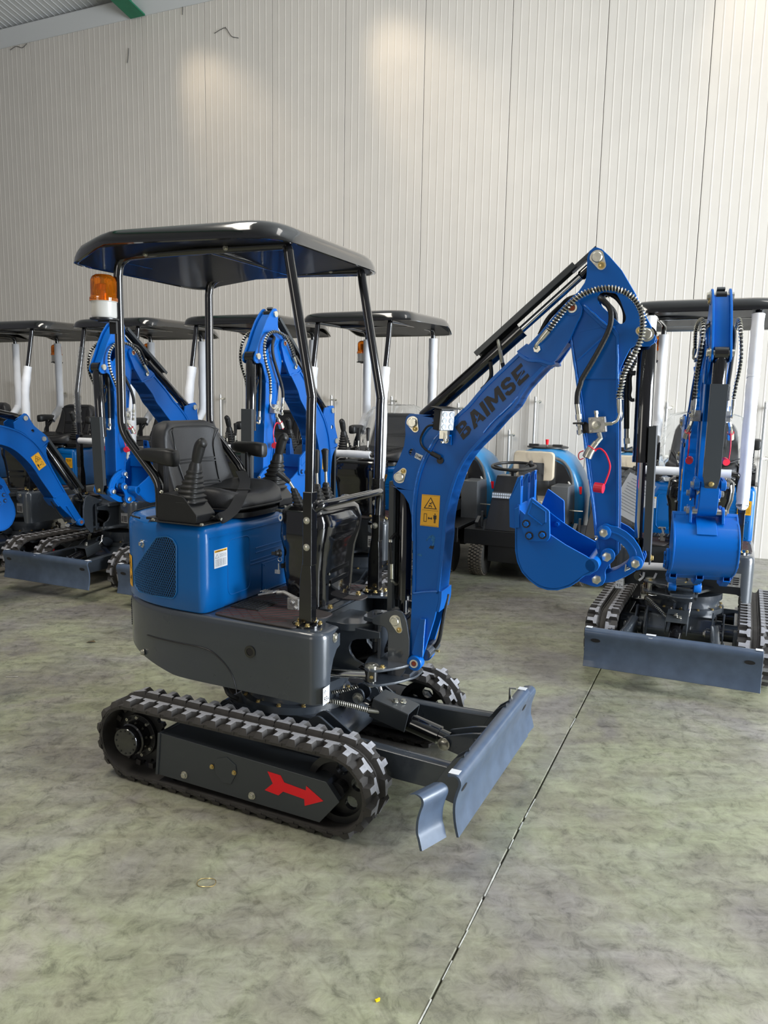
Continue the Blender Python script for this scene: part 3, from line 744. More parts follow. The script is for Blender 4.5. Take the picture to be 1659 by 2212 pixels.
# ---------------- blue engine hood
HX, HZ0, HZ1 = -.195, .699, 1.045
def hoodring(z, e):
    o = []; R = .035
    for k in range(8): a = pi/2*k/7; o.append((HX-R+ (R-e)*cos(a) if False else HX-e-(R-e*.5)+(R-e*.5)*cos(a), -.365+e+(R-e*.5)-(R-e*.5)*sin(a), z))
    for k in range(1, 27):
        t = k/26*pi/2; o.append((-.235-(.555-e)*sin(t)**(2/2.3), -(.365-e)*max(0, cos(t))**(2/2.3), z))
    o += [(x, -y, z) for x, y, z in o[-2::-1]]; return o
m = M(); m.loft([hoodring(z, e) for z, e in ((HZ0, .004), (HZ0+.006, 0), (.80, 0), (.92, 0), (1.0, 0), (1.015, .002), (1.028, .008), (1.038, .018), (1.043, .032), (1.045, .05))])
hood = part('engine_hood', m, HOODB, ang=50)
def hoody(x, e=0):
    t = min(1, max(0, (-.235-x)/.555)); return -(.365+e)*(1-t**2.3)**(1/2.3)
def hoodpt(px, py, off=0):
    y = -.35
    for _ in range(14): q = U.Y(px, py, y); y = hoody(q.x, off)
    return (q.x, y, q.z)
gp_ = K(250, 1080, 4.484)(400, 362, 500, 352, 560, 385, 592, 440, 592, 900, 560, 955, 440, 938, 230, 885, 190, 820, 185, 690, 235, 600)
gq = [hoodpt(a, b) for a, b in gp_]; gpoly = rnd([(p[0], p[2]) for p in gq], .01, 3)
def inside(x, z, P):
    c = False; j = len(P)-1
    for i in range(len(P)):
        if (P[i][1] > z) != (P[j][1] > z) and x < (P[j][0]-P[i][0])*(z-P[i][1])/(P[j][1]-P[i][1])+P[i][0]: c = not c
        j = i
    return c
m = M(); flat = gpoly; tris = tessellate_polygon([[Vector((a, b, 0)) for a, b in flat]])
# subdivided dark sheet for the shade inside the grille, following the curved side
bmq = bmesh.new(); vv = [bmq.verts.new((a, 0, b)) for a, b in flat]
for t in tris: bmq.faces.new([vv[i] for i in t])
bmesh.ops.subdivide_edges(bmq, edges=bmq.edges[:], cuts=5, use_grid_fill=True); bmesh.ops.triangulate(bmq, faces=bmq.faces[:])
bmq.verts.index_update(); m.add([(v.co.x, hoody(v.co.x, .0015), v.co.z) for v in bmq.verts], [[v.index for v in f.verts] for f in bmq.faces]); bmq.free()
gr = sub('grille_shade', m, INK, hood)
m = M(); xs = [p[0] for p in gpoly]; zs = [p[1] for p in gpoly]
for d in (1, -1):
    k = -60
    while k < 90:
        p = []; c = min(xs)+k*.0125
        for t in range(120):
            z = min(zs)+t*.004; x = c+d*(z-min(zs))*.62
            if inside(x, z, gpoly): p.append((x, hoody(x, .0035), z))
            else:
                if len(p) > 2: m.tube(p[::3]+[p[-1]], .0014, 4, False)
                p = []
        if len(p) > 2: m.tube(p[::3]+[p[-1]], .0014, 4, False)
        k += 1
p = [(x, hoody(x, .003), z) for x, z in gpoly+gpoly[:1]]; m.tube(p, .003, 6, False)
sub('grille_mesh', m, mat('grille_blue', (.008, .12, .33), .4), hood)
lx = hoodpt(308, 1174); m = M(); m.lathe([(.017, -.002), (.017, .003), (.010, .003), (.009, .014), (.006, .016)], lx, (-.35, -.93, 0), 20); sub('hood_lock', m, CHR, hood)
# pressed lines and the service panel on the front of the hood
m = M()
for z0_, a, b in ((.995, -.33, .33), (.905, -.02, .33), (.885, -.02, .33), (.855, -.06, .33), (.84, -.06, .33)): m.box((HX+.0004, (a+b)/2, z0_), (.004, b-a, .004))
ov = rnd([(-.215, .74), (-.215, .97), (-.06, .97), (-.06, .74)], .035, 5); m.tube([(HX+.0002, a, b) for a, b in ov+ov[:1]], .0022, 6, False)
m.ext([(.03, .71), (.03, .83), (.34, .83), (.34, .71)], HX-.001, HX+.003, YZ)
for a, b in ((.045, .72), (.045, .82), (.325, .72), (.325, .82)): m.hexb((HX+.003, a, b), (1, 0, 0), .004, .002)
sub('hood_pressing', m, HOODB, hood, .001)
def flab(m, P):
    m.mt(2); a = P(.04, .86); b = P(.96, .97); m.box((a[0], (a[1]+b[1])/2, (a[2]+b[2])/2), (.0006, abs(b[1]-a[1]), abs(b[2]-a[2]))); m.mt(1)
    m.tube([P(.08, .55), P(.34, .55), P(.21, .76), P(.08, .55)], .0007, 4, False)
    for k in range(4): a = P(.42, .58+k*.05); b = P(.92, .58+k*.05); m.tube([a, b], .0004, 4)
    for k in range(9): m.tube([P(.08, .10+k*.045), P(.92, .10+k*.045)], .00035, 4)
    for u in (.28, .5, .72): m.tube([P(u, .10), P(u, .46)], .00035, 4)
    a = Vector(P(.1, .875)); ux = Vector(P(1, 0))-Vector(P(0, 0)); uy = Vector(P(0, 1))-Vector(P(0, 0)); textm(m, 'HYDRAULIC OIL', a+Vector((.0004, 0, 0)), ux*.8, uy*.06, mi=1)
q0 = U.X(462, 1229, HX); q1 = U.X(490, 1186, HX)
decal_x('instruction_label', HX+.002, q0.y, q1.y, q0.z, q1.z+.008, hood, flab, [WHT, INK, YEL], label='white instruction label with an orange header')
def warn_shapes(m, P, off):
    """crush-hazard pictograms: P(u,v) gives a point, off the outward unit offset"""
    o = Vector(off)
    def pp(u, v, k=1): return Vector(P(u, v))+o*.0006*k
    def poly(pts, k=1): m.add([pp(u, v, k) for u, v in pts], [list(range(len(pts)))])
    m.mt(1)
    poly([(.5, .93), (.86, .56), (.14, .56)], 1); m.mt(0); poly([(.5, .885), (.78, .585), (.22, .585)], 2); m.mt(1)
    for c in (((.44, .72), (.55, .70), (.56, .735), (.46, .755)), ((.50, .66), (.58, .60), (.60, .62), (.53, .69)), ((.40, .65), (.47, .62), (.50, .66), (.44, .69)), ((.36, .61), (.43, .60), (.42, .63)), ((.53, .76), (.60, .73), (.61, .76), (.56, .785))): poly(c, 3)
    for a, b, c, d in ((.06, .505, .94, .512),): poly([(a, b), (c, b), (c, d), (a, d)], 2)
    for e in ((.18, .14, .20, .40), (.32, .14, .34, .40), (.18, .14, .34, .155), (.18, .385, .34, .40)): poly([(e[0], e[1]), (e[2], e[1]), (e[2], e[3]), (e[0], e[3])], 2)
    poly([(.40, .26), (.46, .31), (.46, .275), (.58, .275), (.58, .31), (.64, .26), (.58, .21), (.58, .245), (.46, .245), (.46, .21)], 2)
    poly([(.70, .37), (.86, .37), (.86, .25), (.82, .25), (.82, .12), (.79, .12), (.79, .22), (.77, .22), (.77, .12), (.74, .12), (.74, .25), (.70, .25)], 2)
    poly([(.78+.035*cos(k*pi/5), .405+.02*sin(k*pi/5)) for k in range(10)], 2)
    for e in ((.03, .02, .97, .026), (.03, .974, .97, .98)): poly([(e[0], e[1]), (e[2], e[1]), (e[2], e[3]), (e[0], e[3])], 2)
m = M()
def PT(u, v): t = .79+u*.16; return (-.235-.5575*sin(t)**(2/2.3), -.367*cos(t)**(2/2.3), .735+v*.135)
m.grid(lambda a, b: PT(a, b), 4, 1); warn_shapes(m, lambda u, v: PT(1-u, v), (-.8, -.6, 0)); sub('warning_label', m, [YEL, INK], hood, label='tall yellow warning label at the tail')
def ffuel(m, P):
    a = Vector(P(0, 0)); ux = Vector(P(1, 0))-a; uy = Vector(P(0, 1))-a
    textm(m, 'FUEL TANK', a+ux*.1+uy*.76, ux*.8, uy*.09, mi=1, bold=.04); textm(m, 'FUELTANK', a+ux*.14+uy*.62, ux*.72, uy*.08, mi=1); m.mt(1)
    m.tube([P(.05, .53), P(.95, .53)], .0005, 4)
    for e in ((.07, .12, .22, .40), (.22, .25, .30, .36)): m.tube([P(e[0], e[1]), P(e[2], e[1]), P(e[2], e[3]), P(e[0], e[3]), P(e[0], e[1])], .0012, 4, False)
    for k in range(8): m.tube([P(.42, .14+k*.045), P(.92, .14+k*.045)], .0004, 4)
decal_x('fuel_label', HX+.0036, .265, .345, .865, .955, hood, ffuel, [YEL, INK], label='yellow label reading FUEL TANK')
m = M(); m.tube(spl([(-.70, -.20, 1.047), (-.64, -.28, 1.047), (-.55, -.325, 1.047)], 5), .004, 6); m.tube(spl([(-.70, .20, 1.047), (-.74, 0, 1.047), (-.70, -.20, 1.047)], 5), .004, 6); sub('edge_seal', m, HOSE, hood)

# ---------------- seat
def rsq(cx, cy, a, b, p, n=28):
    o = []
    for k in range(n):
        t = 2*pi*k/n; c, s_ = cos(t), sin(t); o.append((cx+a*math.copysign(abs(c)**(2/p), c), cy+b*math.copysign(abs(s_)**(2/p), s_)))
    return o
SY = .030
st = root = part('seat', M().loft([[(x, y, z) for x, y in rsq(-.34, SY, .16, .17, 4)] for z in (1.047, 1.068)]), BLKS)
m = M()
def cush(u, v, top):       # u front-back 0..1, v across -1..1
    pass
rings = []
for z, a, b in ((1.072, .185, .205), (1.083, .205, .225), (1.10, .212, .232), (1.125, .208, .228), (1.145, .19, .212), (1.150, .165, .19), (1.138, .12, .15), (1.132, .06, .08)):
    rings.append([(x, y+0, z+.030*abs((y-SY)/.21)**2.2*(1 if z > 1.12 else 0)+(-.02 if x > -.28 and z > 1.12 else 0)*((x+.28)/.12 if x > -.28 else 0)) for x, y in rsq(-.375, SY, a*.92, b*.97, 3.6, 40)])
m.loft(rings); cu_ = sub('seat_cushion', m, VINYL, st, ang=60)
m = M(); ra = rsq(-.375, SY, .197, .2265, 3.6, 40); m.tube([(x, y, 1.088) for x, y in ra+ra[:1]], .004, 6, False)
for k in (-1, 0, 1): m.tube(spl([(-.49, SY+k*.05, 1.1365), (-.36, SY+k*.045, 1.1365), (-.27, SY+k*.05, 1.130)], 5), .004, 6)
sub('piping', m, PLAST, st)
# backrest: lofted slab leaning back with side bolsters
def bk(zf, e=0):
    z = 1.10+zf*.335; xc = -.525-zf*.085-.02*sin(zf*pi); w = .228*(1-.18*zf-max(0, zf-.74)**2*2.4); return xc, w, z
rings = []
for zf in (0, .05, .12, .22, .34, .46, .58, .70, .80, .88, .94, .98, 1.0):
    xc, w, z = bk(zf); d = .055 if zf < .95 else .055-(zf-.95)*.7; o = []
    for k in range(36):
        t = 2*pi*k/36; c, s_ = cos(t), sin(t); yy = w*math.copysign(abs(s_)**(2/3.2), s_)*(1 if zf < .96 else 1-(zf-.96)*4); xx = d*math.copysign(abs(c)**(2/3.0), c)
        if c > 0: xx += .050*abs(yy/max(w, .01))**3.0*(1-zf*.55)-.020*(1-abs(yy/max(w, .01))**2)
        o.append((xc+xx, SY+yy, z))
    rings.append(o)
m = M(); m.loft(rings); sub('backrest', m, VINYL, st, ang=60)
m = M()
def bf(y, zf): xc, w, z = bk(zf); q = abs((y-SY)/w); return (xc+.055+.05*q**3*(1-zf*.55)-.020*(1-q**2)+.0005, y, z)
for zf, w_ in ((.50, .13), (.46, .13), (.20, .12), (.16, .12)): m.tube([bf(SY+w_*(k/6-1), zf) for k in range(13)], .0035, 6)
for s_ in (-1, 1): m.tube(spl([bf(SY+s_*.16, .88), bf(SY+s_*.135, .70), bf(SY+s_*.13, .48), bf(SY+s_*.12, .22), bf(SY+s_*.13, .10)], 5), .0035, 6)
m.tube(spl([bf(SY-.16, .88), bf(SY-.10, .93), bf(SY+.10, .93), bf(SY+.16, .88)], 5), .0025, 6)
sub('seam', m, PLAST, st)
for s_, nm in ((-1, 'armrest'), (1, 'armrest')):
    m = M(); yc = SY+s_*.315; rg = []
    for x, hw, zl, zh in ((-.575, .014, 1.300, 1.318), (-.565, .022, 1.290, 1.326), (-.535, .028, 1.280, 1.332), (-.47, .030, 1.272, 1.334), (-.43, .029, 1.264, 1.333), (-.395, .027, 1.262, 1.328), (-.388, .02, 1.270, 1.322)):
        rg.append([(x, yc+a*hw, (zl+zh)/2+b*(zh-zl)/2) for a, b in rsq(0, 0, 1, 1, 4, 18)])
    m.loft(rg); ar = sub('armrest', m, PLAST, st, ang=50)
    m = M(); m.box((-.475, yc-s_*.012, 1.21), (.03, .012, .15)); m.box((-.468, yc-s_*.03, 1.20), (.012, .02, .17)); m.box((-.455, yc-s_*.045, 1.11), (.05, .035, .02)); m.box((-.48, yc-s_*.05, 1.09), (.06, .06, .05)); sub('armrest_bracket', m, BLKS, st, .002)
# lap belt lying over the cushion
def strap(pts, w, side_=(0, 1, 0)):
    p = spl(pts, 6); m = M(); vs = []
    for i, q in enumerate(p):
        d = (p[min(i+1, len(p)-1)]-p[max(0, i-1)]).normalized(); sd = Vector(side_); sd = (sd-d*sd.dot(d)).normalized(); n = d.cross(sd)*.0015
        vs += [q+sd*w+n, q-sd*w+n, q-sd*w-n, q+sd*w-n]
    m.add(vs, [[i*4+k, i*4+(k+1) % 4, i*4+4+(k+1) % 4, i*4+4+k] for i in range(len(p)-1) for k in range(4)]); return m
m = strap([(-.46, .25, 1.20), (-.38, .17, 1.172), (-.30, .05, 1.150), (-.24, -.05, 1.148), (-.19, -.13, 1.14), (-.18, -.20, 1.09), (-.21, -.245, 1.062), (-.28, -.25, 1.055)], .024, (1, .6, 0)); bl = sub('seat_belt', m, mat('webbing', (.02, .02, .022), .6), st)
m = M(); m.box((-.265, 0, 1.152), (.05, .055, .006), Matrix.Rotation(-.9, 3, 'Z')); sub('belt_slider', m, PLAST, st, .001)
m = M(); m.tube([(-.30, -.23, 1.07), (-.245, -.235, 1.062), (-.20, -.245, 1.06)], .006, 8); sub('seat_lever', m, ZINC, st)
m = M(); m.box((-.15, .16, 1.052), (.02, .10, .012)); m.box((-.15, .10, 1.058), (.03, .02, .01)); sub('seat_latch', m, ZINC, st)

# ---------------- joystick consoles
def bellows(base, top, r0, r1, n, sq=4, seg=26):
    rg = []; b = Vector(base); t = Vector(top); d = (t-b)
    for k in range(n*4+1):
        f = k/(n*4); r = r0+(r1-r0)*f**.85; r *= 1+.085*(1 if k % 4 in (1, 2) else -1)*(1-f*.3)
        c = b+d*f; rg.append([(x, y, c.z) for x, y in rsq(c.x, c.y, r, r, sq-(sq-2)*f, seg)])
    return M().loft(rg)
def grip(m, a, b, tip):
    p = spl([a, Vector(a).lerp(Vector(b), .5)+Vector((-.002, 0, 0)), b, tip], 5)
    R = []
    for i in range(len(p)): f = i/(len(p)-1); R.append(.0175+.0035*sin(f*pi*1.2)+.004*f-(.013*(f-.92)/.08 if f > .92 else 0))
    return m.tube(p, R, 14)
for s_ in (-1, 1):
    yc = .297*s_; m = M(); m.ext(rnd([(-.43, 1.052), (-.24, 1.052), (-.235, 1.085), (-.30, 1.155), (-.40, 1.165), (-.425, 1.15)], .006), yc-.058, yc+.058)
    m.ext([(-.46, 1.047), (-.20, 1.047), (-.20, 1.052), (-.46, 1.052)], yc-.075, yc+.085*(1 if s_ < 0 else .9))
    cs = part('joystick_console', m, BLKS, bevel=.0025)
    b = Vector((-.315, yc, 1.125)); t = Vector((-.287, yc-.0, 1.262)); sub('boot', bellows(b+Vector((0, 0, .0)), t, .056, .027, 7), PLAST, cs, ang=70)
    m = M(); m.tube([t+Vector((0, 0, -.01)), t+Vector((.004, 0, .012)), t+Vector((.008, 0, .03))], [.027, .025, .017], 16); grip(m, t+Vector((.006, 0, .02)), t+Vector((.030, 0, .095)), t+Vector((.052, 0, .108))); sub('joystick', m, PLAST, cs, ang=60)
    for dx, dy in ((-.245, -.045), (-.245, .045), (-.41, -.045), (-.41, .045)):
        m = M(); z = 1.085 if dx > -.3 else 1.162; m.hexb((dx-.01, yc+dy, z), (.5, 0, .8), .006, .009); sub('bolt', m, ZINC, cs)
    for dx in (-.21, -.45):
        m = M(); m.hexb((dx, yc+.06*s_*-1 if 0 else yc-.06, 1.052), (0, 0, 1), .007, .007); sub('bolt', m, ZINC, cs)

# ---------------- front control pod with travel levers
rg = []
for z, x0, x1, y0, y1 in ((.700, .005, .165, -.10, .215), (.76, -.005, .168, -.105, .22), (.86, -.02, .175, -.115, .225), (.93, -.015, .185, -.12, .222), (.99, -.025, .20, -.135, .24), (1.05, -.025, .205, -.13, .245), (1.095, -.02, .19, -.125, .24), (1.115, .0, .165, -.105, .22), (1.120, .03, .13, -.07, .18)):
    rg.append([(x, y, z) for x, y in rsq((x0+x1)/2, (y0+y1)/2, (x1-x0)/2, (y1-y0)/2, 5, 44)])
fine = []
for i in range(len(rg)-1):
    for t in range(3):
        f = t/3; fine.append([tuple(Vector(a).lerp(Vector(b), f)) for a, b in zip(rg[i], rg[i+1])])
fine.append(rg[-1])
m = M(); m.loft(fine); pod = part('control_pod', m, BLK, ang=60)
m = M()
for z in (.80, .845): 
    m.ext(rnd([(-.02, z-.009), (.15, z-.002), (.15, z+.016), (-.02, z+.009)], .009), .168, .176, YZ); m.mt(1).hexb((.176, -.035, z-.008), (1, 0, 0), .004, .003); m.mt(0)
sub('louvre', m, [BLK, ZINC], pod, .001)
for (a, b), nm in (((578, 1198), 'k'), ((578, 1222), 'k')): pass
m = M(); m.lathe([(.016, 0), (.016, .008), (.011, .008), (.011, .022)], (-.008, -.112, .92), (-.6, -.8, 0), 18); m.box((-.024, -.130, .92), (.028, .010, .012), Matrix.Rotation(.5, 3, 'Z')); sub('switch', m, PLAST, pod, .001)
m = M(); m.lathe([(.010, 0), (.010, .012)], (-.002, -.096, .865), (-.5, -.85, 0), 14); m.mt(1).box((-.016, -.115, .862), (.004, .014, .03), Matrix.Rotation(.5, 3, 'Z')); m.box((-.02, -.118, .842), (.022, .006, .016)); m.mt(2).tube([(-.01, -.112, .885+.012*cos(k*pi/6)) if 0 else (-.012+.009*sin(k*pi/6), -.112, .893+.009*cos(k*pi/6)) for k in range(13)], .0012, 5, False); sub('ignition_key', m, [PLAST, STEEL, ZINC], pod)
m = M(); m.lathe([(.015, 0), (.015, .002)], (-.008, -.110, 1.065), (-.45, -.9, .1), 20); m.mt(1).lathe([(.007, .002), (.007, .003)], (-.008, -.110, 1.065), (-.45, -.9, .1), 12); sub('emblem', m, [WHT, BLUE], pod)
for y, x in ((.025, .085), (.10, .085)):
    b = Vector((x, y, 1.115)); t = Vector((x-.004, y, 1.195)); bo = sub('lever_boot', bellows(b, t, .036, .012, 5, 2.6, 20), PLAST, pod, ang=70)
    m = M(); m.cyl(t, t+Vector((-.002, 0, .05)), .006, 10); m.mt(1).tube([t+Vector((-.002, 0, .045)), t+Vector((-.003, 0, .07)), t+Vector((-.004, 0, .11)), t+Vector((-.006, 0, .135)), t+Vector((-.006, 0, .142))], [.009, .0115, .013, .0165, .008], 14); sub('travel_lever', m, [ZINC, PLAST], pod)
b = Vector((.06, -.065, 1.10)); t = Vector((.035, -.085, 1.185)); sub('lever_boot', bellows(b, t, .030, .012, 6, 2.4, 18), PLAST, pod, ang=70)
m = M(); m.cyl(t, t+Vector((-.015, -.012, .03)), .006, 10); m.mt(1).tube([t+Vector((-.012, -.01, .025)), t+Vector((-.05, -.04, .065))], [.009, .013], 14); sub('travel_lever', m, [ZINC, PLAST], pod)
for y in (-.03, .19):
    m = M(); m.tube(spl([(.10, y, 1.112), (.115, y, 1.13), (.15, y, 1.13), (.16, y, 1.105)], 4), .006, 8); m.hexb((.12, y, 1.128), (0, 0, 1), .006, .008); sub('clip', m, CHR, pod)
for y in (-.06, .19):
    m = M(); m.box((.185, y, .703), (.05, .05, .006)); m.mt(1).hexb((.195, y, .706), (0, 0, 1), .009, .012); sub('mounting_foot', m, [DARK, BRASS], pod)

# ---------------- canopy posts
def posts():
    for s_ in (-1, 1):
        y = .29*s_
        m = M(); m.tube(spl([(.14, y, 2.065), (.145, y, 2.03)], 2)+spl([(.19, y, 1.80), (.234, y, 1.575), (.238, y, 1.545), (.237, y, 1.52)], 4)+[Vector((.232, y, 1.19))], .0185, 16)
        m.tube(spl([(-.60, y, 2.088), (-.30, y, 2.09), (.10, y, 2.085), (.132, y, 2.078), (.142, y, 2.05)], 5), .0175, 12)
        p = part('front_canopy_post', m, BLK)
        m = M(); m.bx(.214, .252, y-.021, y+.021, .93, 1.205); sub('post_sleeve', m, BLK, p, .003)
        m = M(); m.ext(rnd([(.198, .71), (.252, .71), (.252, .86), (.246, .97), (.216, .97), (.200, .86)], .008), y-.019, y+.019); sub('post_foot', m, BLK, p, .002)
        m = M(); m.lathe([(.055, .698), (.055, .706), (.035, .707)], (.227, y, 0), (0, 0, 1), 28); 
        sub('base_flange', m, BLK, p)
        for a in (.3, 1.5, 2.9, 4.2, 5.2): m = M(); m.hexb((.227+.046*cos(a), y+.046*sin(a), .706), (0, 0, 1), .0075, .010); sub('bolt', m, BRASS, p)
        for z in (1.10, 1.00): m = M(); m.hexb((.232, y-.021, z), (0, -1, 0), .010, .010); sub('bolt', m, ZINC, p)
        m = M(); m.tube(spl([(-.56, y, 2.09), (-.61, y, 2.085), (-.648, y, 2.06), (-.660, y, 2.01)], 5)+[Vector((-.663, y, 1.46)), ]+spl([(-.662, y, 1.43), (-.652, y, 1.395), (-.63, y, 1.36)], 4)+spl([(-.50, y, 1.225), (-.478, y, 1.19), (-.472, y, 1.15)], 4)+[Vector((-.472, y, 1.05))], .0185, 16)
        p2 = part('rear_canopy_post', m, BLK)
        m = M(); m.box((-.472, y, 1.05), (.09, .07, .01)); sub('base_plate', m, BLKS, p2, .002)
posts()
m = M(); m.tube(spl([(.236, -.27, 1.13), (.262, -.265, 1.15), (.27, -.24, 1.155)], 4)+spl([(.27, .22, 1.155), (.262, .25, 1.150), (.25, .262, 1.12), (.245, .266, 1.05)], 4), .0155, 14); part('handrail', m, BLK)
m = M(); m.tube([(-.655, -.29, 2.086), (-.655, .29, 2.086)], .0165, 12); m.tube([(-.2, -.29, 2.088), (-.2, .29, 2.088)], .0165, 12); part('canopy_crossbar', m, BLK)
# ---------------- canopy: moulded roof with drooping rear skirt
def canring(e, dz, droop=1, zc=None):
    pts = []
    P = [(.185, -.35), (.13, -.44), (-.62, -.445), (-.785, -.42), (-.815, -.35), (-.815, .35), (-.785, .41), (-.62, .44), (.13, .445), (.185, .35)]
    # subdivide
    Q = []
    for i in range(len(P)):
        a = P[i]; b = P[(i+1) % len(P)]; L = sqrt((a[0]-b[0])**2+(a[1]-b[1])**2); k = max(2, int(L/.04)) if L > .2 else 3
        for t in range(k): Q.append((a[0]+(b[0]-a[0])*t/k, a[1]+(b[1]-a[1])*t/k))
    # smooth
    for _ in range(3): Q = [((Q[i-1][0]+2*Q[i][0]+Q[(i+1) % len(Q)][0])/4, (Q[i-1][1]+2*Q[i][1]+Q[(i+1) % len(Q)][1])/4) for i in range(len(Q))]
    o = []
    for x, y in Q:
        cx, cy = -.31, 0; dx, dy = x-cx, y-cy
        kx = 1-e/.48; ky = 1-e/.435; zl = 2.107-max(0, x+.58)*.030; s = min(1, max(0, (-.56-x)/.22)); zl -= .052*s*s*(3-2*s)
        o.append((cx+dx*kx, cy+dy*ky, dz+droop*(zl-2.107)))
    return o
lev = [(.014, 2.107, 1), (.006, 2.103, 1), (0, 2.106, 1), (.003, 2.125, .95), (.010, 2.142, .85), (.020, 2.154, .7), (.042, 2.163, .5), (.09, 2.169, .35), (.16, 2.173, .2), (.26, 2.176, .1), (.36, 2.178, 0), (.42, 2.178, 0)]
m = M(); outr = [canring(*l) for l in lev]; m.loft(outr, True)
inn = [canring(*l) for l in ((.014, 2.107, 1), (.018, 2.122, .95), (.028, 2.134, .8), (.07, 2.140, .5), (.11, 2.140, .3), (.13, 2.122, .3), (.19, 2.122, .3), (.21, 2.142, .2), (.34, 2.144, 0), (.42, 2.144, 0))]
can = part('canopy', m, BLK, ang=50); m = M(); m.loft(inn, True); sub('canopy_lining', m, BLKS, can, ang=50)
for x, y in ((-.50, -.29), (-.12, -.29), (-.50, .29), (.0, .29), (-.12, .29)):
    m = M(); m.hexb((x, y-.017 if y < 0 else y-.017, 2.086), (0, -1, 0), .008, .01); sub('bolt', m, ZINC, can)
# ---------------- amber beacon on its bracket
bx_, by_, bz_ = -.690, -.340, 1.846
m = M(); m.lathe([(.048, -.010), (.056, -.008), (.056, -.002), (.03, 0)], (bx_, by_, bz_), n=30); m.box((-.685, -.32, bz_-.013), (.06, .06, .006)); m.box((-.672, -.305, bz_-.035), (.035, .02, .05))
bk_ = part('beacon', m, BLKS)
m = M(); m.lathe([(.046, 0), (.049, .008), (.049, .060), (.052, .062), (.052, .066)], (bx_, by_, bz_), n=36); sub('beacon_base', m, WPL, bk_)
m = M(); m.lathe([(.054, .064), (.0545, .076), (.050, .082), (.049, .145), (.044, .158), (.032, .166), (.012, .169)], (bx_, by_, bz_), n=36); sub('beacon_lens', m, AMB, bk_, label='amber dome')
m = M(); m.lathe([(.010, .066), (.010, .10), (.018, .105), (.018, .125), (.006, .13)], (bx_, by_, bz_), n=16); m.mt(1).box((bx_+.012, by_+.01, bz_+.115), (.004, .05, .05), Matrix.Rotation(.6, 3, 'Z')); sub('beacon_reflector', m, [AMBI, CHR], bk_)

# ================================================================== boom swing, boom, stick, bucket   (B frame: XZ plane through the boom)
# nose of the body, carrying the swing post
m = M()
top = [(.12, -.11), (.30, -.10), (.375, -.05), (.395, 0), (.375, .05), (.30, .10), (.12, .11)]
m.ext(rnd(top, .02), .632, .662, XY)
nz = UYs(K(660, 1280, 5.53)(300, 400, 430, 340, 500, 390, 900, 470, 900, 545, 620, 550, 560, 575, 533, 640, 545, 710, 600, 790, 700, 850, 720, 900, 720, 940, 300, 960, 160, 880, 200, 700), -.075)
m.ext(nz, -.085, -.07); m.ext(nz, .07, .085)
m.bx(.18, .37, -.085, .085, .44, .47); m.ext(rnd([(.15, -.20), (.36, -.10), (.40, 0), (.36, .10), (.15, .20)], .03), .452, .470, XY)
m.cyl((PIV, 0, .45), (PIV, 0, .50), .035, 20); m.cyl((PIV, 0, .58), (PIV, 0, .665), .032, 20)
part('nose_frame', m, DARK, bevel=.0025)
m = M()
for k in range(4):
    p = spl([(.16, -.05+k*.03, .56-k*.012), (.26, -.055+k*.03, .50-k*.006), (.36, -.03+k*.018, .515+k*.004), (.44, -.02+k*.012, .56+k*.01)], 8); m.tube(p, .011, 8)
part('hydraulic_hoses', m, HOSE)
# swing bracket
A = K(660, 1280, 5.53)(800, 300, 850, 270, 1020, 210, 1100, 200, 1170, 240, 1210, 330, 1245, 560, 1240, 800, 1180, 960, 1060, 1080, 990, 1090, 980, 960, 985, 780, 990, 480, 960, 410, 800, 370)
sb = rnd(BYs(A, -.075), .015)
m = M()
for s_ in (-1, 1): m.ext(sb, s_*.075-.006, s_*.075+.006)
cxs = [p[0] for p in sb]
m.cyl((0, 0, .44), (0, 0, .70), .020, 18); m.ext(rnd([(-.045, -.06), (.08, -.075), (.08, .075), (-.045, .06)], .03), .672, .69, XY)
m.ext([(.03, .45), (.045, .45), (.045, .68), (.03, .68)], -.072, .072)
m.bx(.02, .17, -.072, .072, .470, .486)
dsc = rnd([(-.01, -.06), (.015, -.175), (.05, -.215), (.09, -.20), (.15, -.13), (.19, -.05), (.19, .05), (.06, .07)], .03, 6)
m.ext(dsc, .522, .532, XY); m.ext(dsc, .465, .475, XY)
swb = part('swing_bracket', m, DARK, 'swing', .0025)
def pinplate(c, c2, y, sgn, par, R=.021, r2=.011, nm='pin'):
    """round pin head held by a teardrop keeper plate and bolt"""
    d = Vector((c2[0]-c[0], c2[1]-c[1])); a = atan2(d.y, d.x)
    pts = circ(c[0], c[1], R, 14, a+pi/2+.25, a+3*pi/2-.25)+circ(c2[0], c2[1], r2, 8, a-pi/2+.2, a+pi/2-.2)
    m = M(); m.ext(pts, y, y+sgn*.005); m.lathe([(R*.72, 0), (R*.72, .010), (R*.62, .013)], (c[0], y+sgn*.004, c[1]), (0, sgn, 0), 20); o = sub(nm, m, ZINC, par)
    m = M(); m.hexb((c2[0], y+sgn*.005, c2[1]), (0, sgn, 0), r2*.6, .007); sub('bolt', m, BRASS, par)
def bp1(x, y, Y=-.065): p = B.Y(x, y, Y); return (p.x, p.z)
CYF = bp1(855, 1341, -.08)
pinplate(CYF, bp1(863, 1360, -.08), -.081, -1, swb, .024, .013, 'cylinder_pin')
m = M(); m.cyl((CYF[0], -.07, CYF[1]), (CYF[0], .08, CYF[1]), .016, 14); sub('cylinder_pin', m, ZINC, swb)
spx = (.05, -.175)
m = M(); m.cyl((spx[0], spx[1], .455), (spx[0], spx[1], .545), .014, 16); m.lathe([(.026, .532), (.026, .540), (.020, .543)], (spx[0], spx[1], 0), n=20); m.box((spx[0]+.03, spx[1]+.0, .535), (.05, .024, .005)); m.mt(1).hexb((spx[0]+.045, spx[1], .537), (0, 0, 1), .008, .009); sub('swing_pin', m, [ZINC, BRASS], swb)
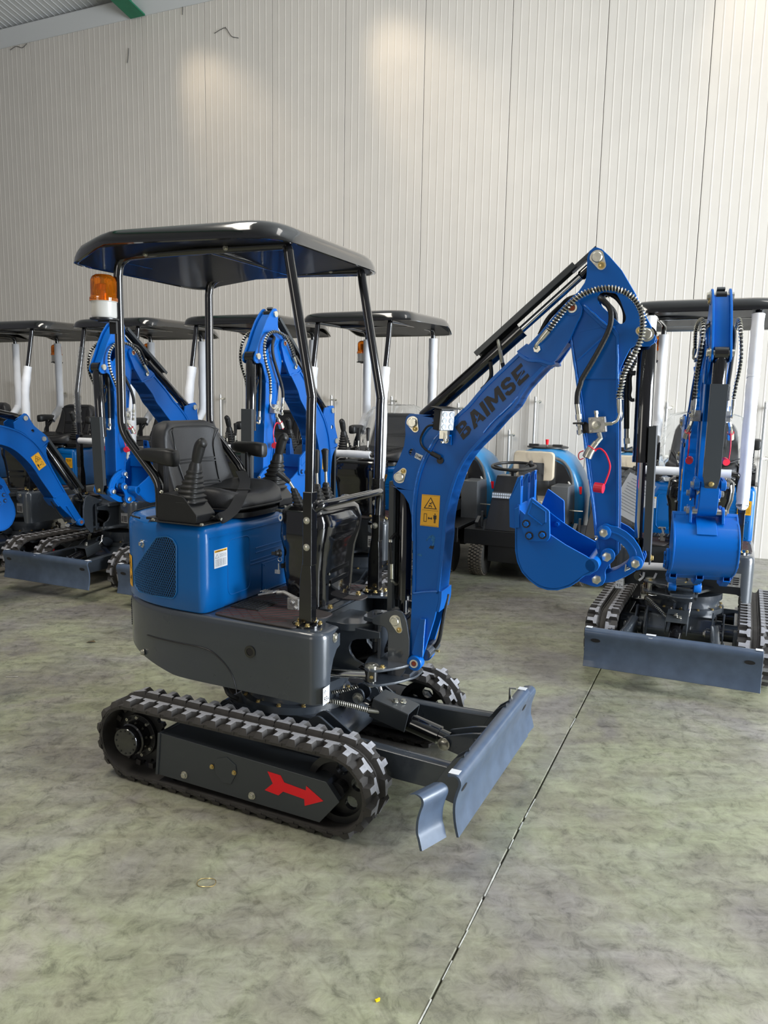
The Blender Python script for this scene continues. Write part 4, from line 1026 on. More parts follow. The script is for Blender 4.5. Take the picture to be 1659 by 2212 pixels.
# swing cylinder (lies low on the near side of the body)
tip = Vector((PIV, 0, 0))+Matrix.Rotation(SW0, 3, 'Z') @ Vector((spx[0], spx[1], .50))
m = M(); m.cyl((.10, -.27, .492), tip, .0165, 20); m.mt(1).cyl(tip-Vector((.055, -.02, 0)), tip, .022, 18); m.lathe([(.026, -.02), (.026, .02)], tip, n=22); m.mt(2).hexb(tip+Vector((.012, -.024, 0)), (.4, -1, 0), .005, .005); m.mt(1).cyl((.1, -.27, .492), (.215, -.2535, .4935), .03, 20)
part('swing_cylinder', m, [CHR, BLK, BRASS])

# ---------------- boom
FOOT = bp1(898, 1430); EART = bp1(892, 913); EARL = bp1(864, 1030); STP = bp1(1236.7, 665.7, -.06); SCP = bp1(1290, 556, -.05); BCP = bp1(1397, 722, -.05)
BW = .062
left = K3(175, 1650, 172, 1400, 180, 1200, 200, 1020, 235, 850, 290, 700, 365, 550, 440, 425, 520, 330, 600, 240, 720, 120, 830, 20)
leftup = K5(590, 850, 700, 742, 800, 648, 850, 605)
right = K3(555, 1650, 560, 1500, 590, 1280, 640, 1080, 700, 900, 760, 760, 850, 620, 960, 500, 1100, 360, 1250, 190, 1400, 40)
rightup = K5(840, 860, 955, 733, 1000, 690)
lowL = K6(290, 1180); lowR = K6(530, 1180)
L_ = BYs(lowL+left+leftup, -BW); R_ = BYs(lowR+right+rightup, -BW)
sm = lambda pts, n=3: [(p.x, p.y) for p in spl([(a, b, 0) for a, b in pts], n)]
L_ = sm(L_); R_ = sm(R_)
m = M()
m.ext(L_+R_[::-1], -BW+.006, BW-.006)
def inset(path, t, sgn):
    P = [Vector(p) for p in path]; o = []
    for i, p in enumerate(P):
        d = (P[min(i+1, len(P)-1)]-P[max(i-1, 0)]).normalized(); n = Vector((-d.y, d.x))*t*sgn; o.append((p.x+n.x, p.y+n.y))
    return o
m.ribbon(inset(L_, .006, -1), .012, -BW, BW); m.ribbon(inset(R_, .006, 1), .012, -BW, BW)
# lower fork
fk = rnd(BYs(K6(290, 1160, 535, 1140, 525, 1240, 490, 1400, 440, 1560, 385, 1740, 375, 1800, 310, 1832, 262, 1800, 262, 1740, 275, 1500, 285, 1300), -BW), .006)
for s_ in (-1, 1): m.ext(fk, s_*BW-s_*.0, s_*BW-s_*.014)
lt = BYs(K6(530, 1150, 525, 1240, 505, 1330), -BW); m.ribbon(inset(sm(lt), .006, 1), .012, -BW, BW)
for s_ in (-1, 1):
    m.lathe([(.030, .046), (.030, .082), (.027, .086)], (FOOT[0], 0, FOOT[1]), (0, s_, 0), 28)
    q = BYs(K6(365, 1395, 408, 1400, 385, 1740, 310, 1745, 290, 1700), -BW-.01); m.ext(q, s_*(BW), s_*(BW+.012))
# ear plates
ear = BYs(K5(300, 1008, 175, 1000, 155, 1018, 148, 1050, 150, 1120, 142, 1185, 112, 1262, 82, 1325, 72, 1370, 82, 1410, 105, 1432)+K6(100, 200, 150, 228, 215, 285, 262, 365, 285, 470, 292, 640, 300, 430, 330, 250, 370, 90, 400, 0)+K3(365, 550, 440, 425, 520, 330, 470, 190, 300, 160), -BW)
hole = [bp1(a, b, -BW) for a, b in K3(*sum([[168+42*cos(t), 592+44*sin(t)] for t in [2*pi*k/16 for k in range(16)]], []))]
for s_ in (-1, 1): m.ext(ear, s_*(BW-.008), s_*(BW+.002), XZ, [hole])
# stiffener collar and upper fork
col_ = BYs(K5(795, 655, 862, 600, 900, 690, 1000, 690, 1020, 710, 960, 735), -BW)
fkt = rnd(BYs(K5(800, 650, 858, 604, 930, 528, 1020, 420, 1070, 365, 1110, 345, 1150, 352, 1172, 385, 1165, 430, 1140, 480, 1105, 560, 1085, 590, 1010, 700, 960, 730, 880, 690), -BW), .006)
for s_ in (-1, 1): m.ext(fkt, s_*(BW-.016), s_*(BW+.002))
m.lathe([(.026, -BW-.004), (.026, BW+.004)], (STP[0], 0, STP[1]), (0, 1, 0), 24)
cl = BYs(K5(800, 652, 860, 690, 930, 695, 985, 712, 1012, 706), -BW); m.ribbon(sm(cl), .010, -BW-.007, BW+.007)
tp_ = BYs(K5(800, 650, 858, 604), -BW); m.ribbon(tp_, .016, -BW, BW)
bt_ = BYs(K5(960, 735, 1005, 692, 1085, 590), -BW); m.ribbon(inset(bt_, .007, 1), .012, -BW+.0, BW-.0)
boom = part('boom', m, BLUE, 'boom', .002)
# weld beads
def bead(pts, y, par, r=.0035, flag=None, smooth=True):
    p = BYs(pts, y); p = sm(p, 4) if smooth else p; m = M(); Q = [(a+random.uniform(-.0006, .0006), y-.0005, b+random.uniform(-.0006, .0006)) for a, b in p]
    m.tube(Q, [r*random.uniform(.7, 1.2) for _ in Q], 6); return m
def bead2(pts, y, par, r=.0035):
    m = bead(pts, y, par, r); sub('weld_bead', m, BLUE2, par)
bead2(left[:9]+leftup[:0], -BW-.0, boom, .0035); bead2(K3(100, 500) and K5(800, 900, 740, 965, 690, 1010, 640, 1060, 600, 1110), -BW, boom, .003); bead2(K6(300, 1165, 400, 1155, 520, 1150), -BW, boom, .003); bead2(K6(408, 1400, 395, 1560, 385, 1730), -BW-.012, boom, .003)
pinplate(EART, bp1(*K3(208, 312)[0]), -BW-.002, -1, boom, .024, .013)
pinplate(EARL, bp1(*K3(68, 815)[0]), -BW-.002, -1, boom, .024, .012)
for c in (EART, EARL):
    m = M(); m.lathe([(.018, BW), (.018, BW+.012)], (c[0], 0, c[1]), (0, 1, 0), 18); m.cyl((c[0], -BW, c[1]), (c[0], BW, c[1]), .015, 14); sub('pin', m, ZINC, boom)
for c, w_ in ((FOOT, .086), (STP, .068)):
    for s_ in (-1, 1):
        m = M(); m.lathe([(.0165, w_-.002), (.0165, w_+.003), (.011, w_+.003), (.010, w_-.004)], (c[0], 0, c[1]), (0, s_, 0), 20); m.mt(1).lathe([(.0095, w_-.004), (.0095, w_+.0005)], (c[0], 0, c[1]), (0, s_, 0), 14); sub('pin', m, [ZINC, mat('rust_bolt', (.35, .06, .02), .6) if 'rust_bolt' not in bpy.data.materials else bpy.data.materials['rust_bolt']], boom)
m = M(); m.cyl((FOOT[0]+.03, -.05, FOOT[1]+.03), (FOOT[0]+.035, .06, FOOT[1]+.04), .024, 18); m.mt(1).cyl((FOOT[0]+.06, .0, FOOT[1]+.035), (FOOT[0]+.075, -.005, FOOT[1]+.035), .004, 8); sub('foot_bush', m, [DARK, BRASS], boom)
m = M(); m.tube(spl([(.285, .02, .80), (.275, .0, .70), (.262, .0, .62), (.24, .01, .58)], 6), .008, 8); sub('boom_hose', m, HOSE, boom)
# slot in the underside of the lower boom
# work light
def vxz(px, py, y): p = B.Y(px, py, y); return p
ly = -.10
c = B.Y(*K3(572, 210)[0], ly)
Rl = Matrix.Rotation(radians(-38), 3, 'Z') @ Matrix.Rotation(radians(6), 3, 'Y')
m = M(); m.box(c+Rl @ Vector((-.018, 0, 0)), (.036, .062, .076), Rl)
for k in range(5): m.box(c+Rl @ Vector((-.042, 0, -.028+k*.014)), (.016, .056, .004), Rl)
wl = sub('work_light', m, PLAST, boom, .003, flag='main')
m = M(); m.box(c+Rl @ Vector((-.01, 0, .043)), (.075, .085, .004), Rl); sub('light_visor', m, PLAST, boom, .001, flag='main')
m = M(); m.box(c+Rl @ Vector((.006, 0, 0)), (.012, .058, .072), Rl); sub('light_lens', m, LENS, boom, .004, flag='main')
m = M()
for i in (-1, 1):
    for j in (-1, 0, 1): q = c+Rl @ Vector((.0125, i*.0145, j*.022)); m.lathe([(.0105, 0), (.0095, .002), (.005, .0005)], q, Rl @ Vector((1, 0, 0)), 14)
sub('led', m, LENS, boom, flag='main')
m = M(); m.box(c+Vector((-.005, .002, -.052)), (.03, .028, .03)); m.cyl(c+Vector((-.002, -.005, -.04)), c+Vector((-.0, -.008, -.075)), .007, 10); m.hexb(c+Vector((-.008, -.012, -.075)), (0, 0, -1), .006, .008); sub('light_clamp', m, ZINC, boom, .001, flag='main')
q = BYs(K3(520, 400, 630, 392, 628, 508, 535, 500), -BW-.012); m = M(); m.ext(q, -BW-.001, -BW-.008); m.ribbon([q[0], q[1]], .006, -BW-.001, -BW-.03); x_, z_ = bp1(*K3(577, 450)[0]); m.mt(1).hexb((x_, -BW-.008, z_), (0, -1, 0), .008, .009); sub('light_bracket', m, [BLUE, ZINC], boom, .001, flag='main')
cp = [(*K3(u, v)[0],) for u, v in ((425, 262), (350, 285), (290, 370), (268, 450), (290, 520), (350, 575), (420, 620), (500, 670))]
m = M(); m.tube(spl([(p.x, p.y, p.z) for p in [B.Y(a, b, yy) for (a, b), yy in zip(cp, (-.10, -.09, -.08, -.075, -.072, -.072, -.074, -.066))]], 5), .004, 8)
m.tube([tuple(B.Y(*K3(395, 600)[0], -.072)), tuple(B.Y(*K3(500, 655)[0], -.072))], .009, 10); sub('light_cable', m, HOSE, boom, flag='main')
x_, z_ = bp1(*K3(498, 690)[0]); m = M(); m.lathe([(.013, BW-.004), (.013, BW+.0008)], (x_, 0, z_), (0, -1, 0), 18); sub('cable_hole', m, INK, boom)
# labels on the boom
def quadP(px4, y):
    a, b, c_, d = [B.Y(px, py, y) for px, py in px4]      # bl, br, tr, tl
    def P(u, v): return (a*(1-u)+b*u)*(1-v)+(d*(1-u)+c_*u)*v
    return P
P = quadP(K6(362, 560, 528, 578, 542, 293, 380, 280), -BW+.0045)
m = M(); m.add([P(0, 0), P(1, 0), P(1, 1), P(0, 1)], [[0, 1, 2, 3]]); warn_shapes(m, P, (0, -1, 0)); sub('warning_label', m, [YEL, INK], boom, label='yellow warning label with crush and keep-clear pictograms')
m = M(); m.add([Vector((v.x, BW-.0045, v.z)) for v in (P(0, 0), P(1, 0), P(1, 1), P(0, 1))], [[0, 1, 2, 3]]); warn_shapes(m, lambda u, v: Vector((P(u, v).x, BW-.0045, P(u, v).z)), (0, 1, 0)); sub('warning_label', m, [YEL, INK], boom)
P = quadP(K3(195, 655, 268, 690, 298, 632, 212, 595), -BW-.003); m = M(); m.add([P(0, 0), P(1, 0), P(1, 1), P(0, 1)], [[0, 1, 2, 3]])
m.mt(1); m.tube([P(.25+.16*cos(t), .5+.25*sin(t))+Vector((0, -.0004, 0)) for t in [k*pi/5 for k in range(11)]], .0008, 4, False); m.tube([P(.12, .5), P(.38, .5)], .0007, 4); m.tube(spl([P(.52, .62), P(.66, .3), P(.78, .62), P(.9, .35), P(.82, .2)], 4), .0014, 5); sub('small_tag', m, [WHT, INK], boom)
a = B.Y(*K5(483, 1152)[0], -BW+.005); b = B.Y(*K5(878, 772)[0], -BW+.005); tq = B.Y(*K5(437, 1078)[0], -BW+.005)
up = tq-a; rt = b-a
m = M()
LET = {'B': [[(0, 0), (.62, 0), (.9, .14), (.9, .40), (.74, .52), (.86, .64), (.86, .86), (.64, 1), (0, 1)], [(.30, .20), (.60, .20), (.60, .40), (.30, .40)], [(.30, .62), (.56, .62), (.56, .80), (.30, .80)]],
       'A': [[(0, 0), (.30, 0), (.36, .20), (.66, .20), (.71, 0), (1, 0), (.68, 1), (.34, 1)], [(.43, .42), (.60, .42), (.515, .76)]],
       'I': [[(0, 0), (1, 0), (1, 1), (0, 1)]],
       'M': [[(0, 0), (.24, 0), (.24, .62), (.44, .22), (.56, .22), (.76, .62), (.76, 0), (1, 0), (1, 1), (.74, 1), (.5, .52), (.26, 1), (0, 1)]],
       'S': [[(.02, .16), (.22, 0), (.74, 0), (.95, .16), (.95, .44), (.76, .58), (.34, .62), (.34, .78), (.66, .78), (.66, .70), (.93, .70), (.93, .86), (.72, 1), (.24, 1), (.05, .86), (.05, .58), (.24, .43), (.66, .38), (.66, .21), (.32, .21), (.32, .31), (.02, .31)]],
       'E': [[(0, 0), (.95, 0), (.95, .22), (.30, .22), (.30, .40), (.86, .40), (.86, .60), (.30, .60), (.30, .78), (.95, .78), (.95, 1), (0, 1)]]}
pos = {0: ('B', 0, .155), 1: ('A', .165, .18), 2: ('I', .360, .05), 3: ('M', .430, .21), 4: ('S', .655, .15), 5: ('E', .825, .155)}
n3 = Vector((0, -1, 0))
for k, (ch, x0, w_) in pos.items():
    mp = lambda u, v, d: tuple(a+rt*(x0+w_*u)+up*v+n3*d)
    m.mt(0).ext(LET[ch][0], 0, .0006, mp, LET[ch][1:])
m.mt(1)
for x0, w_, sl_ in ((0, .155, ((.0, .42), (.9, .60), (.9, .565), (.0, .38))), (.165, .18, ((.30, .22), (.72, .52), (.74, .48), (.33, .18))), (.825, .155, ((.0, .30), (.9, .62), (.9, .57), (.0, .25)))):
    mp = lambda u, v: a+rt*(x0+w_*u)+up*v+n3*.0012
    m.add([mp(u, v) for u, v in sl_], [[0, 1, 2, 3]])
sub('brand_lettering', m, [INK, BLUE], boom, label='black lettering BAIMSE')
# scratched sticker residue
P = quadP(K6(395, 780, 490, 770, 500, 640, 420, 650), -BW+.0052); m = M(); random.seed(5)
m.add([P(*q) for q in ((.05, .65), (.3, .95), (.7, 1.), (1, .8), (.95, .35), (.8, .1), (.7, .12), (.8, .5), (.6, .62), (.62, .8), (.3, .78), (.15, .6))], [list(range(12))]); m.mt(1).add([P(*q) for q in ((.45, .1), (.9, -.02), (.98, .22), (.75, .2), (.62, .28))], [list(range(5))]); m.mt(0).add([P(*q) for q in ((-.55, -.3), (-.2, -.42), (-.05, -.45), (-.1, -.3), (-.4, -.2))], [list(range(5))])
sub('sticker_residue', m, [mat('residue', (.02, .15, .38), .7, noise=.4, nscale=120), INK], boom, flag='main')

# ---------------- stick with its big head
SWD = .044
hd = K5(1235, 40, 1213, 58, 1200, 95, 1196, 200, 1186, 240, 1150, 292, 1095, 340, 1060, 375, 1075, 430, 1150, 470, 1100, 540, 1112, 640, 1140, 800)+K5(1380, 800, 1392, 740, 1420, 680, 1450, 622, 1480, 605, 1520, 612, 1560, 610, 1590, 590, 1597, 560, 1562, 480, 1520, 400, 1470, 290, 1400, 170, 1330, 90, 1285, 48, 1258, 38)
hd = BYs(hd, -SWD)
slot = rnd(BYs(K1(935, 605, 1010, 590, 1130, 610, 1180, 700, 1243, 880, 1232, 940, 1180, 968, 1110, 900, 1040, 830, 930, 725, 918, 660), -SWD), .008)
m = M()
for s_ in (-1, 1): m.ext(hd, s_*(SWD-.010), s_*SWD, XZ, [slot])
bodyp = BYs(K5(1100, 540, 1112, 640, 1140, 800, 1190, 1200, 1225, 1498)+K7(985, 900, 1005, 1030, 1015, 1080, 1060, 1150, 1160, 1150, 1225, 1090, 1225, 900, 1225, 200)+K5(1382, 1100, 1382, 800, 1378, 560, 1330, 500, 1180, 370), -SWD)
m.ext(bodyp, -SWD+.004, SWD-.004)
e1 = sm(BYs(K5(1100, 540, 1140, 800, 1190, 1200, 1225, 1498)+K7(990, 930, 1008, 1050), -SWD)); m.ribbon(inset(e1, .005, 1), .010, -SWD, SWD)
e2 = BYs(K5(1382, 790, 1382, 1200, 1383, 1498)+K7(1225, 900, 1225, 1080), -SWD); m.ribbon(inset(e2, .005, -1), .010, -SWD, SWD)
rim = sm(BYs(K5(1290, 52, 1335, 95, 1400, 172, 1470, 292, 1520, 402, 1560, 482, 1592, 560), -SWD)); m.ribbon(inset(rim, .02, -1), .006, -SWD+.01, SWD-.01)
dbl = BYs(K5(1180, 368, 1310, 480, 1355, 498, 1382, 540, 1382, 800, 1365, 800, 1365, 560, 1340, 520, 1290, 505, 1178, 400), -SWD); m.ext(dbl, -SWD-.004, -SWD); m.ext(dbl, SWD, SWD+.004)
rb = BYs(K5(1143, 692, 1310, 540), -SWD); m.ribbon(rb, .006, -SWD-.003, SWD+.003)
m.lathe([(.024, -.062), (.024, .062)], (STP[0], 0, STP[1]), (0, 1, 0), 20)
stick = part('stick', m, BLUE, 'stick', .002)
bead2(K5(1180, 372, 1240, 425, 1310, 485, 1360, 505), -SWD-.004, stick, .004); bead2(K5(1104, 545, 1116, 640, 1140, 800, 1165, 1000, 1190, 1200, 1210, 1380), -SWD, stick, .004); bead2(K7(905, 130, 960, 500, 1005, 900), -SWD, stick, .004); bead2(K5(1374, 600, 1376, 700, 1374, 800), -SWD-.004, stick, .004)
pinplate(SCP, bp1(*K1(952, 275)[0]), -SWD, -1, stick, .0245, .015); pinplate(BCP, bp1(*K1(1400, 1035)[0]), -SWD, -1, stick, .024, .014)
for c in (SCP, BCP):
    m = M(); m.lathe([(.018, SWD-.002), (.018, SWD+.012)], (c[0], 0, c[1]), (0, 1, 0), 18); m.cyl((c[0], -SWD, c[1]), (c[0], SWD, c[1]), .015, 14); sub('pin', m, ZINC, stick)
RK = bp1(*K7(1080, 878)[0]); LP = bp1(*K7(1396, 1182)[0]); BP = bp1(*K7(1111, 1113)[0], -.07); BL2 = bp1(*K7(1011, 1336)[0], -.07)
# rocker links (curved) and the tipping link
arc = lambda s_: None
for s_ in (-1, 1):
    o1 = BYs(K7(1015, 860, 1040, 810, 1100, 790, 1150, 812, 1210, 822, 1300, 870, 1380, 940, 1440, 1030, 1468, 1110, 1485, 1170, 1460, 1225, 1400, 1245, 1345, 1215, 1330, 1150, 1335, 1115, 1300, 1040, 1240, 980, 1150, 930, 1110, 945, 1040, 925), -.066)
    m = M(); m.ext(rnd(o1, .006), s_*.052, s_*.064)
    for c in (RK, LP): m.lathe([(.025, .046), (.025, .068), (.022, .070)], (c[0], 0, c[1]), (0, s_, 0), 24)
    mid = sm([(a, b) for a, b in BYs(K7(1145, 870, 1230, 900, 1320, 965, 1385, 1050, 1400, 1110), -.066)]); m.ribbon(mid, .006, s_*.064, s_*.0665)
    rk = part('rocker_link', m, BLUE, 'rocker', .0015)
    for c in (RK, LP): m = M(); m.hexb((c[0], s_*.070, c[1]), (0, s_, 0), .015, .014, False); sub('pin', m, ZINC, rk)
    c = bp1(*K7(1020, 920)[0]); m = M(); m.tube([(c[0], s_*.06, c[1]), (c[0]-.006, s_*.066, c[1]-.012)], .004, 8); m.tube([(c[0]-.01, s_*.066, c[1]), (c[0]+.01, s_*.066, c[1]+.004)], .003, 8); sub('grease_nipple', m, ZINC, rk)
m = M()
lk = BYs(K7(1440, 1200, 1400, 1260, 1320, 1310, 1180, 1375, 1060, 1390, 980, 1370, 960, 1320, 1000, 1290, 1110, 1285, 1210, 1250, 1300, 1190, 1360, 1120, 1430, 1130), -.05)
m.ext(rnd(lk, .01), -.042, .042); lkp = part('tipping_link', m, BLUE, 'link', .003)
c = bp1(*K7(1335, 1230)[0], -.045); m = M(); m.tube([(c[0], -.042, c[1]), (c[0]-.012, -.05, c[1]-.006)], .005, 8); m.tube([(c[0]-.014, -.05, c[1]-.012), (c[0]-.012, -.05, c[1]+.012)], .003, 8); sub('grease_nipple', m, ZINC, lkp)
# bucket
WB = .147
side_ = K7(230, 640, 195, 850, 195, 1060, 215, 1170, 262, 1275, 335, 1355, 425, 1422, 520, 1452, 620, 1455, 740, 1420, 830, 1362, 868, 1312, 940, 1302, 985, 1268, 1002, 1215, 978, 1160, 900, 1110, 700, 1000, 550, 900, 440, 815, 300, 700)
sd_ = BYs(side_, -WB)
m = M()
for s_ in (-1, 1): m.ext(sd_, s_*WB, s_*(WB-.009))
back = sm(BYs(K7(215, 600, 198, 850, 200, 1060, 220, 1170, 265, 1270, 338, 1350, 428, 1415, 520, 1445, 620, 1448, 740, 1415, 830, 1358, 900, 1306, 965, 1270, 990, 1215), -WB), 3)
m.ribbon(inset(back, .005, 1), .008, -WB, WB)
hc = bp1(*K7(960, 1205)[0], -WB); m.cyl((hc[0], -WB, hc[1]), (hc[0], WB, hc[1]), .024, 20)
m.ribbon(inset(back[24:36], .004, -1), .006, -.045, .045)      # doubler strip on the back
bucket = part('bucket', m, BLUE, 'bucket', .002)
ep = K7(1062, 1055, 1110, 1030, 1165, 1042, 1195, 1090, 1188, 1145, 1130, 1200, 1095, 1260, 1102, 1330, 1075, 1395, 1005, 1418, 940, 1400, 830, 1360, 870, 1290, 960, 1230, 1030, 1150)
for s_ in (-1, 1):
    m = M(); m.ext(rnd(BYs(ep, -.07), .008), s_*.066, s_*.078); ea = sub('bucket_ear', m, BLUE, bucket, .002)
for c in (BP, BL2):
    for s_ in (-1, 1): m = M(); m.hexb((c[0], s_*.078, c[1]), (0, s_, 0), .0165, .012, False); sub('pin', m, ZINC, bucket)
    m = M(); m.cyl((c[0], -.07, c[1]), (c[0], .07, c[1]), .016, 14); sub('pin', m, ZINC, bucket)
m = M(); b_ = BYs(K7(200, 830, 192, 640, 240, 615, 245, 830), -WB); m.ext(b_, -WB-.004, WB+.004); sub('cutting_edge', m, BLUE, bucket, .002)
for yy in (-.122, .0, .122):
    tpf = BYs(K7(250, 318, 215, 330, 140, 545, 145, 830, 200, 845, 215, 640, 245, 600, 250, 470), -WB); t0 = tpf
    m = M(); cxm = sum(p[0] for p in t0)/len(t0)
    vs = []
    n_ = len(t0)
    m.ext(t0, yy-.017, yy-.013); m.ext(t0, yy+.013, yy+.017)
    w_ = BYs(K7(250, 318, 140, 545, 145, 830), -WB); m.ribbon(w_, .006, yy-.017, yy+.017)
    w2 = BYs(K7(247, 420, 235, 610, 190, 700), -WB); m.ribbon(w2, .006, yy-.013, yy+.013)
    sub('bucket_tooth', m, BLUE, bucket, .0015)
scp = rnd(BYs(K7(365, 525, 545, 660, 550, 925, 520, 962, 350, 962, 295, 920, 262, 800), -WB), .006)
pocket = BYs(K7(372, 570, 505, 665, 505, 770, 475, 797, 330, 688), -WB)
for s_ in (-1, 1):
    m = M(); m.ext(scp, s_*WB, s_*(WB+.012)); cu2 = sub('side_cutter', m, BLUE, bucket, .002)
    m = M(); p_ = pocket+pocket[:1]; m.tube([(a, s_*(WB+.012), b) for a, b in p_], .0028, 6, False)
    P0 = bp1(*K7(378, 690)[0], -WB); P1 = bp1(*K7(490, 765)[0], -WB)
    if s_ < 0:
        ux = Vector((P1[0]-P0[0], 0, P1[1]-P0[1])); uy = Vector((-ux.z, 0, ux.x)).normalized()*.020; textm(m, 'W8HJ', Vector((P1[0], s_*(WB+.0125), P1[1]))-Vector((0, 0, .006)), -ux*.95, -uy, th=.0012, mi=0)
    sub('cutter_relief', m, BLUE, bucket)
    for u, v in ((315, 785), (345, 903), (475, 895)):
        x_, z_ = bp1(*K7(u, v)[0], -WB); m = M(); m.tube2([(Vector((x_, s_*(WB+.0125), z_)), .0145), (Vector((x_, s_*(WB+.0135), z_)), .0145), (Vector((x_, s_*(WB+.0135), z_)), .0135)], Vector((0, s_, 0)), 18); sub('bolt_recess', m, INK, bucket)
        m = M(); m.hexb((x_, s_*(WB+.012), z_), (0, s_, 0), .0095, .010, False); sub('bolt', m, BLUE, bucket)
    x_, z_ = bp1(*K7(620, 790)[0], WB); m = M(); m.hexb((x_, s_*(WB-.009), z_), (0, -s_, 0), .009, .01); sub('bolt', m, BLUE, bucket)

# ---------------- hydraulic cylinders, made along +X from their own pin, length set by the joints
def cyl_parts(nm, rb, lb, rr, lr, guard=None, mats=(BLK, CHR)):
    m = M(); m.lathe([(rb*.75, -.0), (rb*.75, .02), (rb, .03), (rb, lb-.02), (rb*1.04, lb-.02), (rb*1.04, lb)], (0, 0, 0), (1, 0, 0), 28); m.cyl((0, -rb*.95, 0), (0, rb*.95, 0), rb*.95, 20)
    bar = part(nm+'_barrel', m, mats[0], ('cyl', nm, 0))
    m = M(); m.lathe([(rr, 0), (rr, lr)], (0, 0, 0), (1, 0, 0), 20); m.mt(1).lathe([(rr*1.35, -.0), (rr*1.35, .075), (rr, .08)], (0, 0, 0), (1, 0, 0), 18); m.cyl((0, -rb*.85, 0), (0, rb*.85, 0), rr*1.7, 18)
    rod = part(nm+'_rod', m, [mats[1], BLK], ('cyl', nm, 1)); return bar, rod
RB = bp1(*K7(1392, 1182)[0], 0)
JNT = {'boom_cylinder': ('swing', CYF, 'boom', EARL), 'stick_cylinder': ('boom', EART, 'stick', SCP), 'bucket_cylinder': ('stick', BCP, 'rocker', LP)}
dist = lambda a, b: sqrt((a[0]-b[0])**2+(a[1]-b[1])**2)
cb, cr_ = cyl_parts('boom_cylinder', .031, 0, .014, 0) if 0 else (None, None)
# boom cylinder: barrel at the top (ear), rod down to the swing bracket
JNT['boom_cylinder'] = ('boom', EARL, 'swing', CYF)
D1 = dist(CYF, EARL); b1, r1 = cyl_parts('boom_cylinder', .030, D1-.07, .014, .30)
m = M(); m.box((D1*.50, 0, -.052), (D1*.92, .075, .006)); m.box((D1*.50, -.037, -.044), (D1*.92, .004, .02)); m.box((D1*.50, .037, -.044), (D1*.92, .004, .02)); sub('cylinder_guard', m, DARKM, b1, .001)
m = M(); m.tube(spl([(.23, -.02, -.03), (.25, -.06, -.035), (.30, -.065, -.03), (.34, -.06, -.03)], 5), .008, 8); m.mt(1).cyl((.34, -.06, -.03), (.40, -.055, -.03), .008, 10); m.cyl((.41, -.05, -.03), (.43, -.02, -.025), .006, 8); m.mt(1).cyl((.245, -.062, -.035), (.255, -.063, -.035), .0095, 10); sub('hose', m, [HOSE, ZINC], b1)
D2 = dist(EART, SCP); b2, r2 = cyl_parts('stick_cylinder', .0275, D2*.60, .013, D2*.45)
r2guard = M(); r2guard.box((D2*.345, 0, -.048), (D2*.53, .058, .006)); r2guard.box((D2*.345, -.028, -.040), (D2*.53, .004, .018)); r2guard.box((D2*.345, .028, -.040), (D2*.53, .004, .018)); r2guard.box((.035, 0, -.034), (.11, .036, .014))
sub('cylinder_guard', r2guard, DARKM, r2, .001)
m = M(); m.tube(spl([(D2*.50, -.02, .025), (D2*.485, -.035, -.005), (D2*.455, -.03, -.05)], 5), .007, 8); m.mt(1).tube([(D2*.455, -.03, -.05), (D2*.435, -.03, -.085)], .0075, 8); sub('hose_fitting', m, [ZINC, HOSE], b2)
D3 = dist(BCP, LP); b3, r3 = cyl_parts('bucket_cylinder', .031, D3*.555, .0135, D3*.55)
gdl = D3*.62
m = M(); gp2 = [(.0, -.026), (.05, -.0375), (gdl, -.0375), (gdl, .0375), (.05, .0375), (.0, .026)]
m.ext(gp2, 0, .005, lambda a, b, d: (a-.01, b, -.040-d)); m.ext([(.05, 0), (gdl, 0), (gdl, .022), (.05, .022)], -.0375, -.0335, lambda a, b, d: (a-.01, d, -.042+b)); m.ext([(.05, 0), (gdl, 0), (gdl, .022), (.05, .022)], .0335, .0375, lambda a, b, d: (a-.01, d, -.042+b))
m.mt(1).hexb((.01, 0, -.045), (0, 0, -1), .009, .009); gsub = sub('cylinder_guard', m, [DARKM, BRASS], r3, .001)
def rot2(p, c, a): x, z = p[0]-c[0], p[1]-c[1]; return (c[0]+x*cos(a)-z*sin(a), c[1]+x*sin(a)+z*cos(a))
def linkage(db):
    """bucket turned by db about its pin: where the rocker and tipping link go"""
    e = rot2(BL2, BP, db); L1 = dist(RK, LP); L2 = dist(LP, BL2); D = min(dist(RK, e), L1+L2-1e-4)
    a = (L1*L1-L2*L2+D*D)/(2*D); h = sqrt(max(0, L1*L1-a*a)); ux, uz = (e[0]-RK[0])/D, (e[1]-RK[1])/D
    c = [(RK[0]+ux*a-uz*h, RK[1]+uz*a+ux*h), (RK[0]+ux*a+uz*h, RK[1]+uz*a-ux*h)]; q = max(c, key=lambda p: p[0])
    return e, q
def rotm(c, a): c = Vector((c[0], 0, c[1])); return Matrix.Translation(c) @ Matrix.Rotation(-a, 4, 'Y') @ Matrix.Translation(-c)
def xf(grp, sw, da, ds, db=0, piv=PIV):
    T = Matrix.Translation((piv, 0, 0)) @ Matrix.Rotation(sw, 4, 'Z')
    if grp == 'swing': return T
    Tb = T @ rotm(FOOT, da)
    if grp == 'boom': return Tb
    Ts = Tb @ rotm(STP, ds)
    if grp == 'stick': return Ts
    if grp == 'bucket': return Ts @ rotm(BP, db)
    e, q = linkage(db)
    if grp == 'rocker': return Ts @ rotm(RK, atan2(q[1]-RK[1], q[0]-RK[0])-atan2(LP[1]-RK[1], LP[0]-RK[0]))
    a = atan2(q[1]-e[1], q[0]-e[0])-atan2(LP[1]-BL2[1], LP[0]-BL2[0])
    return Ts @ Matrix.Translation((e[0], 0, e[1])) @ Matrix.Rotation(-a, 4, 'Y') @ Matrix.Translation((-BL2[0], 0, -BL2[1]))
